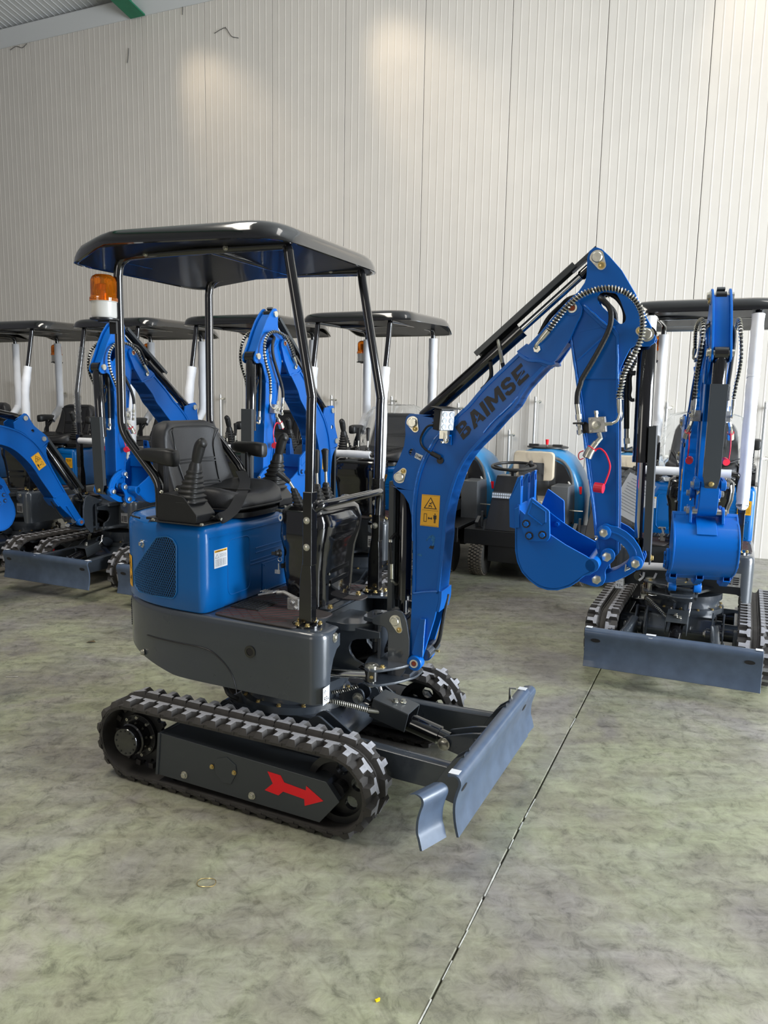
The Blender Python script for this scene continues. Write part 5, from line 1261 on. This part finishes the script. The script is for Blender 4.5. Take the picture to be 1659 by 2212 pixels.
def cylmat(nm, end, sw, da, ds, db):
    g0, p0, g1, p1 = JNT[nm]; A_ = xf(g0, sw, da, ds, db) @ Vector((p0[0], 0, p0[1])); B_ = xf(g1, sw, da, ds, db) @ Vector((p1[0], 0, p1[1]))
    if end: A_, B_ = B_, A_
    d = (B_-A_).normalized(); y = (Matrix.Rotation(sw, 3, 'Z') @ Vector((0, 1, 0))); z = d.cross(y).normalized()
    return Matrix.Translation(A_) @ Matrix((d, y, z)).transposed().to_4x4()
def pose(o, grp, sw, da, ds, db=0):
    if grp == 'base': return
    o.matrix_local = cylmat(grp[1], grp[2], sw, da, ds, db) if isinstance(grp, tuple) else xf(grp, sw, da, ds, db)
# ---------------- valve block, couplers and hoses on the stick
yv = -.062
P = quadP(K8(385, 1003, 660, 980, 635, 735, 372, 752), yv-.022)
q = [P(0, 0), P(1, 0), P(1, 1), P(0, 1)]
def valve(s_):
    m = M(); m.ext([(v.x, v.z) for v in q], s_*.048, s_*.085)
    vb = part('diverter_valve', m, STEEL, 'stick', .0015); c = P(.45, .5)
    m = M(); m.lathe([(.0145, .085), (.0145, .088), (.0105, .089)], (c.x, 0, c.z), (0, s_, 0), 24); m.tube2([(Vector((c.x, s_*.089, c.z)), .009), (Vector((c.x, s_*.097, c.z)), .008)], Vector((0, s_, 0)), 6)
    for u, v in ((.12, .13), (.88, .13), (.12, .87), (.88, .87)): r = P(u, v); m.lathe([(.0035, .085), (.0035, .088)], (r.x, 0, r.z), (0, s_, 0), 8)
    m.tube2([(P(.5, 1), .006), (P(.5, 1.18), .006), (P(.5, 1.2), .0075), (P(.5, 1.4), .0075), (P(.5, 1.42), .004)] if s_ < 0 else [(Vector((p.x, -p.y, p.z)), r) for p, r in ((P(.5, 1), .006), (P(.5, 1.4), .0075))], Vector((0, 0, 1)), 6)
    a_ = P(1.0, .5); b__ = P(1.4, .5); S3 = lambda v: Vector((v.x, v.y if s_ < 0 else -v.y, v.z))
    m.tube2([(S3(a_), .0065), (S3(b__), .0065)], Vector((1, 0, 0)), 6); sub('valve_port', m, ZINC, vb)
    e1_ = P(1.35, .5); e2_ = vxz(*K8(830, 800)[0], yv-.022); e3_ = vxz(*K8(870, 700)[0], yv-.022); e4_ = vxz(*K8(865, 560)[0], yv-.022); e5_ = vxz(*K8(862, 460)[0], yv-.022)
    m = M(); m.tube([S3(v) for v in spl([e1_, e2_, e3_, vxz(*K8(868, 640)[0], yv-.022)], 5)], .0048, 10); m.tube([S3(vxz(*K8(868, 680)[0], yv-.022)), S3(e4_), S3(e5_)], [.0065, .0085, .0085], 12); sub('hose_fitting', m, ZINC, vb)
    # quick coupler hanging below, with its red dust cap on a strap
    A8 = [S3(vxz(*K8(u, v)[0], yv-.022+dy)) for u, v, dy in ((540, 1000, 0), (565, 1080, -.004), (500, 1150, -.008), (430, 1240, -.012), (385, 1310, -.014), (350, 1390, -.016))]
    m = M(); m.tube(A8[:3], .009, 6); m.tube(A8[2:4], .0105, 14); m.tube(A8[3:], [.0155, .0165, .0165], 20); m.mt(1).tube([A8[5], A8[5]+(A8[5]-A8[4]).normalized()*.002], .0125, 18); sub('quick_coupler', m, [ZINC, INK], vb)
    cap = S3(vxz(*K8(615, 1880)[0], yv-.022)); 
    m = M(); m.tube([cap+Vector((-.030, .006 if s_ < 0 else -.006, .002)), cap], .0172, 20)
    strapp = [S3(vxz(*K8(u, v)[0], yv-.03)) for u, v in ((480, 1290), (510, 1255), (570, 1250), (640, 1310), (690, 1410), (720, 1520), (705, 1620), (670, 1720), (635, 1810))]
    m.tube(spl(strapp, 5), .003, 8); lp_ = [S3(vxz(*K8(u, v)[0], yv-.03)) for u, v in ((300, 1400), (240, 1420), (218, 1370), (235, 1310), (300, 1280))]; m.tube(spl(lp_, 5), .0018, 6)
    cdir = (A8[3]-A8[2]).normalized(); u1 = cdir.orthogonal().normalized(); u2 = cdir.cross(u1); m.tube([A8[3]+(u1*cos(t)+u2*sin(t))*.0145 for t in [k*pi/8 for k in range(17)]], .002, 6, False)
    sub('dust_cap', m, PINK, vb, label='red rubber dust cap on a strap')
    return vb
vb1 = valve(-1); vb2 = valve(1)
m = M(); brk = BYs(K8(150, 830, 330, 822, 380, 860, 380, 1010, 330, 1000, 280, 1010, 270, 850, 150, 855), yv); m.ext(brk, -.046, -.05); m.ext([(a, b) for a, b in BYs(K8(150, 828, 320, 822, 320, 852, 150, 856), yv)], -.046, -.095); sub('valve_bracket', m, BLKS, vb1, .001)
def hose(pts, r, grp, nm='hydraulic_hose', flag=None, mats=HOSE, fit=()):
    p = spl(pts, 7); m = M(); m.tube(p, r, 10); o = part(nm, m, mats, grp, flag=flag)
    for f in fit: mm = M(); mm.tube(f[0], f[1], 12); sub('hose_fitting', mm, ZINC, o)
    return o
for s_ in (-1, 1):
    V = lambda u, v, y, KK=K1: (lambda p: Vector((p.x, p.y if s_ < 0 else -p.y, p.z)))(B.Y(*KK(u, v)[0], y))
    # spring-guarded hose from the boom round the head down to the valve
    pts = [V(345, 1040, -.078), V(450, 900, -.084), V(560, 765, -.088), V(700, 645, -.088), V(860, 575, -.084), V(1050, 548, -.08), V(1210, 585, -.078), V(1340, 680, -.078), V(1415, 805, -.080), V(1440, 950, -.084), V(1425, 1100, -.088), V(1370, 1250, -.09), V(1285, 1400, -.09), V(1215, 1540, -.088), V(910, 200, -.086, K8), V(866, 380, -.084, K8), V(862, 450, -.084, K8)]
    sh = springhose('spring_hose', pts, .0098, 'stick', pitch=.0105)
    m = M(); m.tube([V(345, 1040, -.078), V(285, 1110, -.078), V(240, 1165, -.078)], [.0105, .0105, .008], 14); m.tube(spl([V(240, 1165, -.078), V(200, 1215, -.078), V(205, 1240, -.072), V(212, 1250, -.06)], 5), .006, 10); m.tube2([(V(212, 1250, -.064), .013), (V(212, 1250, -.074), .013)], Vector((0, 1, 0)), 6); sub('hose_fitting', m, ZINC, sh)
    # wrapped hose through the slot to the bulkhead fitting
    h2 = hose([V(960, 640, -.0), V(945, 665, -.045), V(990, 700, -.060), V(1050, 770, -.066), V(1072, 870, -.068), V(1055, 1000, -.068), V(985, 1160, -.068), V(870, 1370, -.070), V(740, 1590, -.072), V(250, 220, -.074, K8), V(205, 370, -.076, K8), V(195, 540, -.078, K8)], .0095, 'stick')
    m = M(); m.tube([V(195, 530, -.078, K8), V(215, 700, -.078, K8)], .0085, 12); m.tube([V(215, 700, -.078, K8), V(222, 790, -.078, K8)], .0105, 6); m.tube([V(222, 850, -.078, K8), V(230, 880, -.078, K8)], .010, 6); m.tube([V(222, 790, -.078, K8), V(240, 1030, -.078, K8)], .006, 10); m.tube([V(238, 950, -.078, K8), V(242, 1020, -.078, K8)], .010, 6); sub('hose_fitting', m, ZINC, h2)
# hoses feeding the bucket cylinder, behind the stick
V = lambda u, v, y, KK=K8: B.Y(*KK(u, v)[0], y)
h3 = hose([V(1010, -350, .02), V(1000, -100, .02), V(985, 200, .02), V(985, 500, .02), V(985, 930, .02)], .0095, 'stick'); m = M(); m.tube([V(985, 925, .02), V(985, 1090, .02)], .0085, 12); m.tube([V(985, 1080, .02), V(990, 1170, .02)], .0105, 6); m.tube(spl([V(975, 1170, .02), V(975, 1240, .02), V(1000, 1260, .02), V(1090, 1230, .015)], 4), .006, 8); sub('hose_fitting', m, ZINC, h3)
hose([V(1060, 60, .01), V(1040, 130, .01), V(1045, 300, .0), V(1030, 400, .0), V(1060, 470, .0), V(1110, 470, .0)], .006, 'stick')
h4 = hose([B.Y(*K5(1440, 620)[0], .0), B.Y(*K5(1425, 700)[0], .0), B.Y(*K5(1450, 760)[0], .0), B.Y(*K5(1480, 765)[0], .0)], .008, 'stick')
for yy in (.03, .055): hose([B.Y(*K5(925, 545)[0], yy), B.Y(*K5(975, 450)[0], yy), B.Y(*K5(1050, 375)[0], yy+.01), B.Y(*K5(1110, 330)[0], yy), B.Y(*K5(1260, 300)[0], .03), B.Y(*K5(1310, 298)[0], .02), B.Y(*K5(1380, 340)[0], .02), B.Y(*K5(1420, 430)[0], .02), B.Y(*K5(1400, 600)[0], .02)], .0085, 'stick')
hose([B.Y(*K5(640, 700)[0], -.03), B.Y(*K5(645, 780)[0], -.03), B.Y(*K5(620, 830)[0], -.02), B.Y(*K5(590, 860)[0], -.02)], .0075, 'boom')
for o, g_ in GRP.items():
    if isinstance(g_, tuple): pose(o, g_, SW0, 0, 0)

# ---------------- wrapping for the machines that stand behind: foam sleeves on posts and rail
def sleeve(name, pts, r, flag='bg', seed=1):
    random.seed(seed); p = spl(pts, 5); m = M(); m.tube(p, [r*random.uniform(.94, 1.06) for _ in p], 16); return part(name, m, FOAM, flag=flag, label='white foam sleeve', ang=60)
for s_ in (-1, 1):
    y = .29*s_
    SL_ = sleeve('foam_sleeve', [(.198, y, 1.76), (.215, y, 1.68), (.236, y, 1.56), (.240, y, 1.45), (.240, y, 1.2), (.262, y, 1.0), (.268, y, .98)] if s_ > 0 else [(.198, y, 1.76), (.236, y, 1.56), (.240, y, 1.45), (.238, y, 1.22)], .034, seed=3+s_)
    if s_ < 0: NEARSL = SL_.data
    sleeve('foam_sleeve', [(-.661, y, 2.02), (-.663, y, 1.7), (-.663, y, 1.45), (-.64, y, 1.38), (-.55, y, 1.28)], .034, seed=8+s_)
sleeve('foam_sleeve', [(.27, -.25, 1.155), (.27, 0, 1.155), (.27, .22, 1.155)], .026, seed=4)

# ================================================================== copies standing in the row behind
def clone(src_root, loc, yaw, sw, da, ds, db, label, name='mini_excavator', group=None, skip=()):
    r = src_root.copy(); COL.objects.link(r); r.location = (loc[0], loc[1], 0); r.rotation_euler = (0, 0, -yaw); r['label'] = label
    for o in list(GRP):
        if FLAG.get(o) == 'main' or o.name.split('.')[0] in skip: continue
        c = o.copy(); COL.objects.link(c); c.parent = r; pose(c, GRP[o], radians(sw), radians(da), radians(ds), radians(db))
        for ch in [q for q in KIDS.get(o, ())]:
            if FLAG.get(ch) == 'main': continue
            d = ch.copy(); COL.objects.link(d); d.parent = c
    return r
KIDS = {o: list(o.children) for o in GRP}
ROW = [  # (x, y), yaw, swing, boom, stick, bucket, label
    ((1.90, 4.785), 114.7, 9.6, 3.3, -9, 117, 'blue mini excavator on the right facing the camera, bucket hanging open above its blade'),
    ((-.184, 5.777), 115.5, -1.4, 0, 0, 0, 'blue mini excavator behind the front canopy posts, rightmost of the back row'),
    ((-1.162, 6.181), 114.8, 0, -5.5, 2.7, 0, 'blue mini excavator in back row, folded arm seen just right of the amber beacon post'),
    ((-2.20, 6.615), 115, -7, -29.7, 2, 0, 'blue mini excavator at left with lowered boom and its blade low at the left edge'),
    ((-3.25, 7.06), 115, 0, -24, 10, 0, 'blue mini excavator hidden behind the lowered boom, wrapped canopy posts above it'),
    ((-4.28, 7.50), 115, 0, -24, 10, 0, 'blue mini excavator at the far left edge, only canopy and beacon in view'),
]
ROWO = [clone(EX, loc, radians(yw), sw, da, ds, db, lb) for loc, yw, sw, da, ds, db, lb in ROW]
# on the front machine drop the bits that belong only to the row behind
for o in list(GRP):
    for ch in KIDS[o]:
        if FLAG.get(ch) == 'bg': bpy.data.objects.remove(ch)
    if FLAG.get(o) == 'bg': bpy.data.objects.remove(o)

# clear film hanging over two of the seats behind
def film(root_, seed):
    random.seed(seed); rg = []
    for i in range(15):
        f = i/14; z = 1.10+f*.40; w = .27*(1-.25*max(0, f-.7)/.3) if f < .97 else .12; d = .11-.04*f
        xc = -.52-.08*f; o = []
        for k in range(36):
            t = 2*pi*k/36; q = 1+random.uniform(-.07, .09); o.append((xc+d*q*cos(t)+(.03 if cos(t) > 0 else 0), SY+w*q*math.copysign(abs(sin(t))**.7, sin(t)), z+random.uniform(-.008, .008)))
        rg.append(o)
    m = M(); m.loft(rg, False); m.add([rg[-1][k] for k in range(36)], [list(range(36))]); return obj('plastic_cover', m, CLEAR, root_, ang=25)
film(ROWO[0], 1); film(ROWO[1], 2)
for ch in list(ROWO[3].children):
    if ch.name.startswith('foam_sleeve') and ch.data.name.startswith('foam_sleeve') and ch.data == NEARSL: bpy.data.objects.remove(ch)
for s_ in (-1, 1):
    m = M(); random.seed(21+s_); p = spl([(.146, .29*s_, 2.06), (.17, .29*s_, 1.90), (.198, .29*s_, 1.74), (.21, .29*s_, 1.70)], 5); m.tube(p, [.034*random.uniform(.95, 1.05) for _ in p], 16); obj('foam_sleeve', m, FOAM, ROWO[0], label='white foam sleeve')
# shiny wrap on the front post of the machine with the lowered boom
m = M(); random.seed(9); p = spl([(.17, -.29, 1.92), (.20, -.29, 1.76), (.236, -.29, 1.56), (.240, -.29, 1.45), (.238, -.29, 1.30)], 14)
m.tube(p, [.027*random.uniform(.85, 1.2) for _ in p], 12); obj('plastic_wrap', m, CLEAR, ROWO[3], ang=20)

# ================================================================== COMPACT TRACTORS in the back row
TO = (.866, 6.844)
def make_tractor(label):
    o = root_at('compact_tractor', (TO[0], TO[1], 0), -radians(114), label, 'tractor', 'compact tractors parked by the back wall')
    def P_(n, m, mt_, bev=0, **k): return obj(n, m, mt_, o, bev, **k)
    for y, x, rr_, w in ((0, 0, .165, .13), (.56, 0, .165, .13), (-.02, -1.05, .19, .15), (.60, -1.05, .19, .15)):
        m = M(); m.lathe([(rr_*.62, -w/2), (rr_*.90, -w/2), (rr_*.97, -w*.38), (rr_*.985, 0), (rr_*.97, w*.38), (rr_*.90, w/2), (rr_*.62, w/2)], (x, y, rr_), (0, 1, 0), 40)
        wh = P_('wheel', m, TYRE)
        m = M(); nb = 34
        for k in range(nb):
            a = 2*pi*k/nb
            for j in range(-2, 3):
                aa = a+(pi/nb if j % 2 else 0)+j*.02; rad = rr_*(.985-.010*abs(j)); n = Vector((cos(aa), 0, sin(aa))); t = Vector((-sin(aa), 0, cos(aa)))
                m.box(Vector((x, y+j*w*.19, rr_))+n*(rad+.001), (.020, w*.145, .010), Matrix((t, Vector((0, 1, 0)), n)).transposed())
        tb = obj('tread_blocks', m, TYRET, wh, ang=30); tb['kind'] = 'stuff'
        m = M(); m.lathe([(rr_*.6, -w*.3), (rr_*.6, w*.3), (rr_*.5, w*.3), (rr_*.3, w*.1), (.04, w*.1), (.04, w*.32)], (x, y, rr_), (0, 1, 0), 28); obj('rim', m, GREYP, wh)
    m = M(); m.bx(-.62, .10, -.12, .68, .40, .425); m.bx(.08, .11, -.12, .68, .29, .425); m.bx(-.62, .10, .10, .46, .15, .40); m.bx(-1.4, -.55, .02, .54, .15, .34)
    P_('platform', m, BLKS, .004)
    m = M()
    q = [(-.02, .10), (.10, .10), (.04, .42), (-.16, .42)]
    vs = []
    for z, x0, x1, y0, y1 in ((.425, -.16, .10, .06, .50), (.90, -.16, .0, .13, .43)): vs += [(x0, y0, z), (x1, y0, z), (x1, y1, z), (x0, y1, z)]
    m.add(vs, [[0, 1, 2, 3], [4, 5, 6, 7], [0, 1, 5, 4], [1, 2, 6, 5], [2, 3, 7, 6], [3, 0, 4, 7]]); con = P_('console', m, BLKS, .006)
    m = M(); m.box((.052, .28, .73), (.03, .34, .055), Matrix.Rotation(-.2, 3, 'Y')); m.mt(1)
    for k in range(18):
        for j in (0, 1): m.box((.068-j*.006, .12+k*.0188, .718+j*.024), (.006, .014, .018), Matrix.Rotation(-.2, 3, 'Y'))
    obj('light_bar', m, [GREYP, LENS], con)
    m = M(); c = Vector((-.02, .27, .985)); ax_ = Vector((.10, 0, 1)).normalized(); u1 = Vector((1, 0, -.10)).normalized(); u2 = Vector((0, 1, 0))
    m.tube([c+(u1*cos(t)+u2*sin(t))*.185 for t in [k*pi/20 for k in range(41)]], .013, 8, False)
    for a in (.5, 2.6, 4.71): m.tube([c-ax_*.05, c-ax_*.035+(u1*cos(a)+u2*sin(a))*.08, c+(u1*cos(a)+u2*sin(a))*.18], .009, 6)
    m.cyl(c-ax_*.10, c-ax_*.03, .022, 12); m.cyl((-.04, .27, .88), c-ax_*.05, .014, 10); m.tube([c+u2*.15, c+u2*.15+ax_*.03, c+u2*.15+ax_*.055], [.010, .024, .012], 12); P_('steering_wheel', m, PLAST)
    m = M(); m.box((-.05, -.04, .46), (.10, .03, .08), Matrix.Rotation(.5, 3, 'Y')); m.box((-.03, .0, .50), (.02, .02, .14)); P_('pedal', m, GREYP, .002)
    # seat
    st_ = P_('seat', M().bx(-.72, -.34, .08, .46, .60, .66), CREAM, .02)
    m = M(); bkp = rnd([(.08, .80), (.08, 1.075), (.47, 1.075), (.47, .80)], .05, 5); m.ext(bkp, -.78, -.72, YZ); obj('backrest', m, CREAM, st_, .012)
    m = M(); m.ext(rnd([(.14, .80), (.14, .97), (.38, .97), (.38, .80)], .01), -.722, -.714, YZ); obj('back_panel', m, VINYL, st_, .002)
    m = M(); m.bx(-.74, -.36, .04, .50, .50, .60); m.bx(-.80, -.76, .12, .42, .50, .90); obj('seat_frame', m, BLKS, st_, .004)
    random.seed(11); m = M(); gx, gy = 14, 18; vs = []
    for i in range(gx+1):
        for j in range(gy+1):
            f = i/gx
            x = -.70+.02*random.uniform(-1, 1) if f < .5 else -.70+(f-.5)*2*.42; z = 1.085-(f/.5)*.42 if f < .5 else .672
            if f > .93: z = .60+random.uniform(-.03, .02)
            vs.append((x+random.uniform(-.008, .008), .05+.45*j/gy, z+random.uniform(-.007, .007)))
    m.add(vs, [[i*(gy+1)+j, (i+1)*(gy+1)+j, (i+1)*(gy+1)+j+1, i*(gy+1)+j+1] for i in range(gx) for j in range(gy)]); obj('plastic_cover', m, CLEAR, st_, ang=0)
    # rear hood: rounded blue moulding with a black arch
    rg = []
    for x, k, zt in ((-.80, .90, 1.06), (-.84, .98, 1.09), (-.92, 1, 1.105), (-1.15, 1, 1.10), (-1.35, .97, 1.04), (-1.46, .90, .90), (-1.50, .80, .75)):
        o_ = []
        for a, b in ((-.40, .34), (-.41, .50), (-.405, .66), (-.38, .80), (-.33, .92), (-.26, 1.02), (-.18, 1.07), (-.08, 1.10), (.08, 1.10), (.18, 1.07), (.26, 1.02), (.33, .92), (.38, .80), (.405, .66), (.41, .50), (.40, .34)):
            o_.append((x, .335+a*k, .34+(b-.34)*(zt-.34)/(1.10-.34)))
        rg.append(o_)
    m = M(); m.loft(rg); hd_ = P_('rear_hood', m, TEAL, ang=50)
    m = M(); ar = [(.02, .40), (.03, .80), (.10, .95), (.22, 1.0), (.45, 1.0), (.56, .95), (.64, .80), (.66, .40)]; m.ext(rnd(ar, .03), -.815, -.79, YZ); obj('arch_panel', m, BLKS, hd_, .004)
    m = M(); m.tube(spl([(-.80, .02, .40), (-.80, .03, .80), (-.80, .11, .97), (-.80, .24, 1.02), (-.80, .43, 1.02), (-.80, .56, .97), (-.80, .64, .80), (-.80, .66, .40)], 5), .014, 8); obj('arch_trim', m, GREYP, hd_)
    m = M(); m.lathe([(.20, 0), (.20, .012), (.17, .02)], (-1.05, .335, 1.098), (0, 0, 1), 30); m.box((-.96, .22, 1.125), (.05, .09, .022)); m.box((-.96, .45, 1.125), (.05, .09, .022)); obj('fuel_cap', m, PLAST, hd_)
    m = M(); m.cyl((-.90, .36, 1.10), (-.90, .36, 1.15), .006, 8); m.mt(1).tube([(-.90, .36, 1.135), (-.90, .36, 1.185)], [.012, .017], 10); P_('lever', m, [ZINC, RED], label='red-topped lever')
    m = M(); m.add([(-1.0, .752, .80), (-1.06, .752, .80), (-1.05, .752, .72)], [[0, 1, 2]]); m.box((-.83, .70, .72), (.02, .05, .07)); obj('tail_light', m, RED, hd_)
    m = M(); m.tube(spl([(-.74, .52, .62), (-.70, .60, .66), (-.74, .64, .74), (-.80, .60, .80)], 5), .009, 8); P_('cable', m, WPL)
    m = M(); m.bx(-.80, -.50, .50, .66, .42, .78); P_('side_plate', m, GREYP, .004)
    m = M(); m.bx(-.80, -.50, .0, .05, .42, .78); P_('side_plate', m, GREYP, .004)
    m = M(); m.cyl((-.62, .66, .55), (-.62, .78, .55), .006, 8); P_('latch', m, ZINC)
    return o
def copy_tree(o, parent=None):
    c = o.copy(); COL.objects.link(c); c.parent = parent
    for ch in list(o.children): copy_tree(ch, c)
    return c
TR1 = make_tractor('blue and black compact tractor seen under the raised boom, cream seat in full view')
for du, lb in ((-.86, 'blue and black compact tractor beside the curved boom, mostly hidden'), (.86, 'blue and black compact tractor glimpsed between the front stick and the right-hand excavator')):
    c = copy_tree(TR1); c.location = Vector((TO[0], TO[1], 0))+WE*du; c['label'] = lb

# ---------------- small things on the floor and a paper
def gpt(x, y): d = ray(x, y); return CP+d*(-CAMH/d.z)
g_ = gpt(446, 1908); m = M(); m.tube([(.030*cos(t), .024*sin(t), .0025+.0015*sin(3*t)) for t in [k*pi/16 for k in range(33)]], .0012, 6, False); o = obj('wire_ring', m, BRASS); o.location = (g_.x, g_.y, 0); o['label'] = 'thin brass-coloured wire ring lying on the bare floor at lower left'; o['category'] = 'ring'
g_ = gpt(815, 2162); m = M(); m.box((0, 0, .002), (.011, .008, .004), Matrix.Rotation(.5, 3, 'Z')); m.box((.005, .006, .0015), (.005, .005, .003)); o = obj('plastic_chip', m, mat('yellow_plastic', (.8, .6, .0), .4), bevel=.0006); o.location = (g_.x, g_.y, 0); o['label'] = 'tiny yellow plastic chip on the floor near the bottom edge'; o['category'] = 'debris'
g_ = gpt(25, 1464); m = M(); m.cyl((-.03, 0, .003), (.03, .005, .003), .0025, 8); m.cyl((.03, .005, .003), (.033, .0055, .003), .005, 8); o = obj('nail', m, STEEL); o.location = (g_.x, g_.y, 0); o['label'] = 'loose steel nail on the floor at the left edge'; o['category'] = 'nail'
g_ = gpt(197, 1388); m = M(); m.add([(-.03, -.01, .002), (0, -.02, .012), (.03, 0, .003), (.01, .018, .010), (-.02, .012, .004)], [[0, 1, 3, 4], [1, 2, 3]]); o = obj('dry_leaf', m, mat('leaf', (.10, .07, .03), .8)); o.location = (g_.x, g_.y, 0); o['label'] = 'small dry leaf on the floor left of the grey body'; o['category'] = 'leaf'
GF = Frame((1.90, 4.785), radians(114.7))
c0 = GF.X(1366, 1075, .36); wc = GF.w(c0)
m = M(); m.box((0, 0, 0), (.003, .20, .29)); m.mt(1).box((.002, 0, 0), (.001, .17, .25)); m.mt(2)
for k in range(12): m.box((.0028, .0, .10-k*.017), (.0004, .14*random.uniform(.7, 1), .003))
o = obj('document_folder', m, [CLEAR, WHT, mat('grey_ink', (.25, .27, .3), .6)]); o.location = wc; o.rotation_euler = (radians(-26), 0, -radians(114.7)); o['label'] = 'sheet of printed instructions in a clear folder hanging on the right-hand excavator'; o['category'] = 'document'

# foam-wrapped swing rod with loose tie straps on the right-hand machine
a_, b_ = GF.X(1374, 1222, .47), GF.X(1442, 1225, .47)
m = M(); m.tube([a_, a_.lerp(b_, .5)+Vector((0, 0, .001)), b_], .022, 16); fw = obj('foam_wrap', m, FOAM, ROWO[0], label='white foam wrapped round the swing cylinder')
for P4 in ([(1391, 1236), (1389, 1246), (1380, 1254)], [(1418, 1238), (1412, 1250), (1405, 1257)]):
    m = strap([GF.X(x, y, .45) for x, y in P4], .006, (0, 1, 0)); obj('tie_strap', m, FOAM, fw)
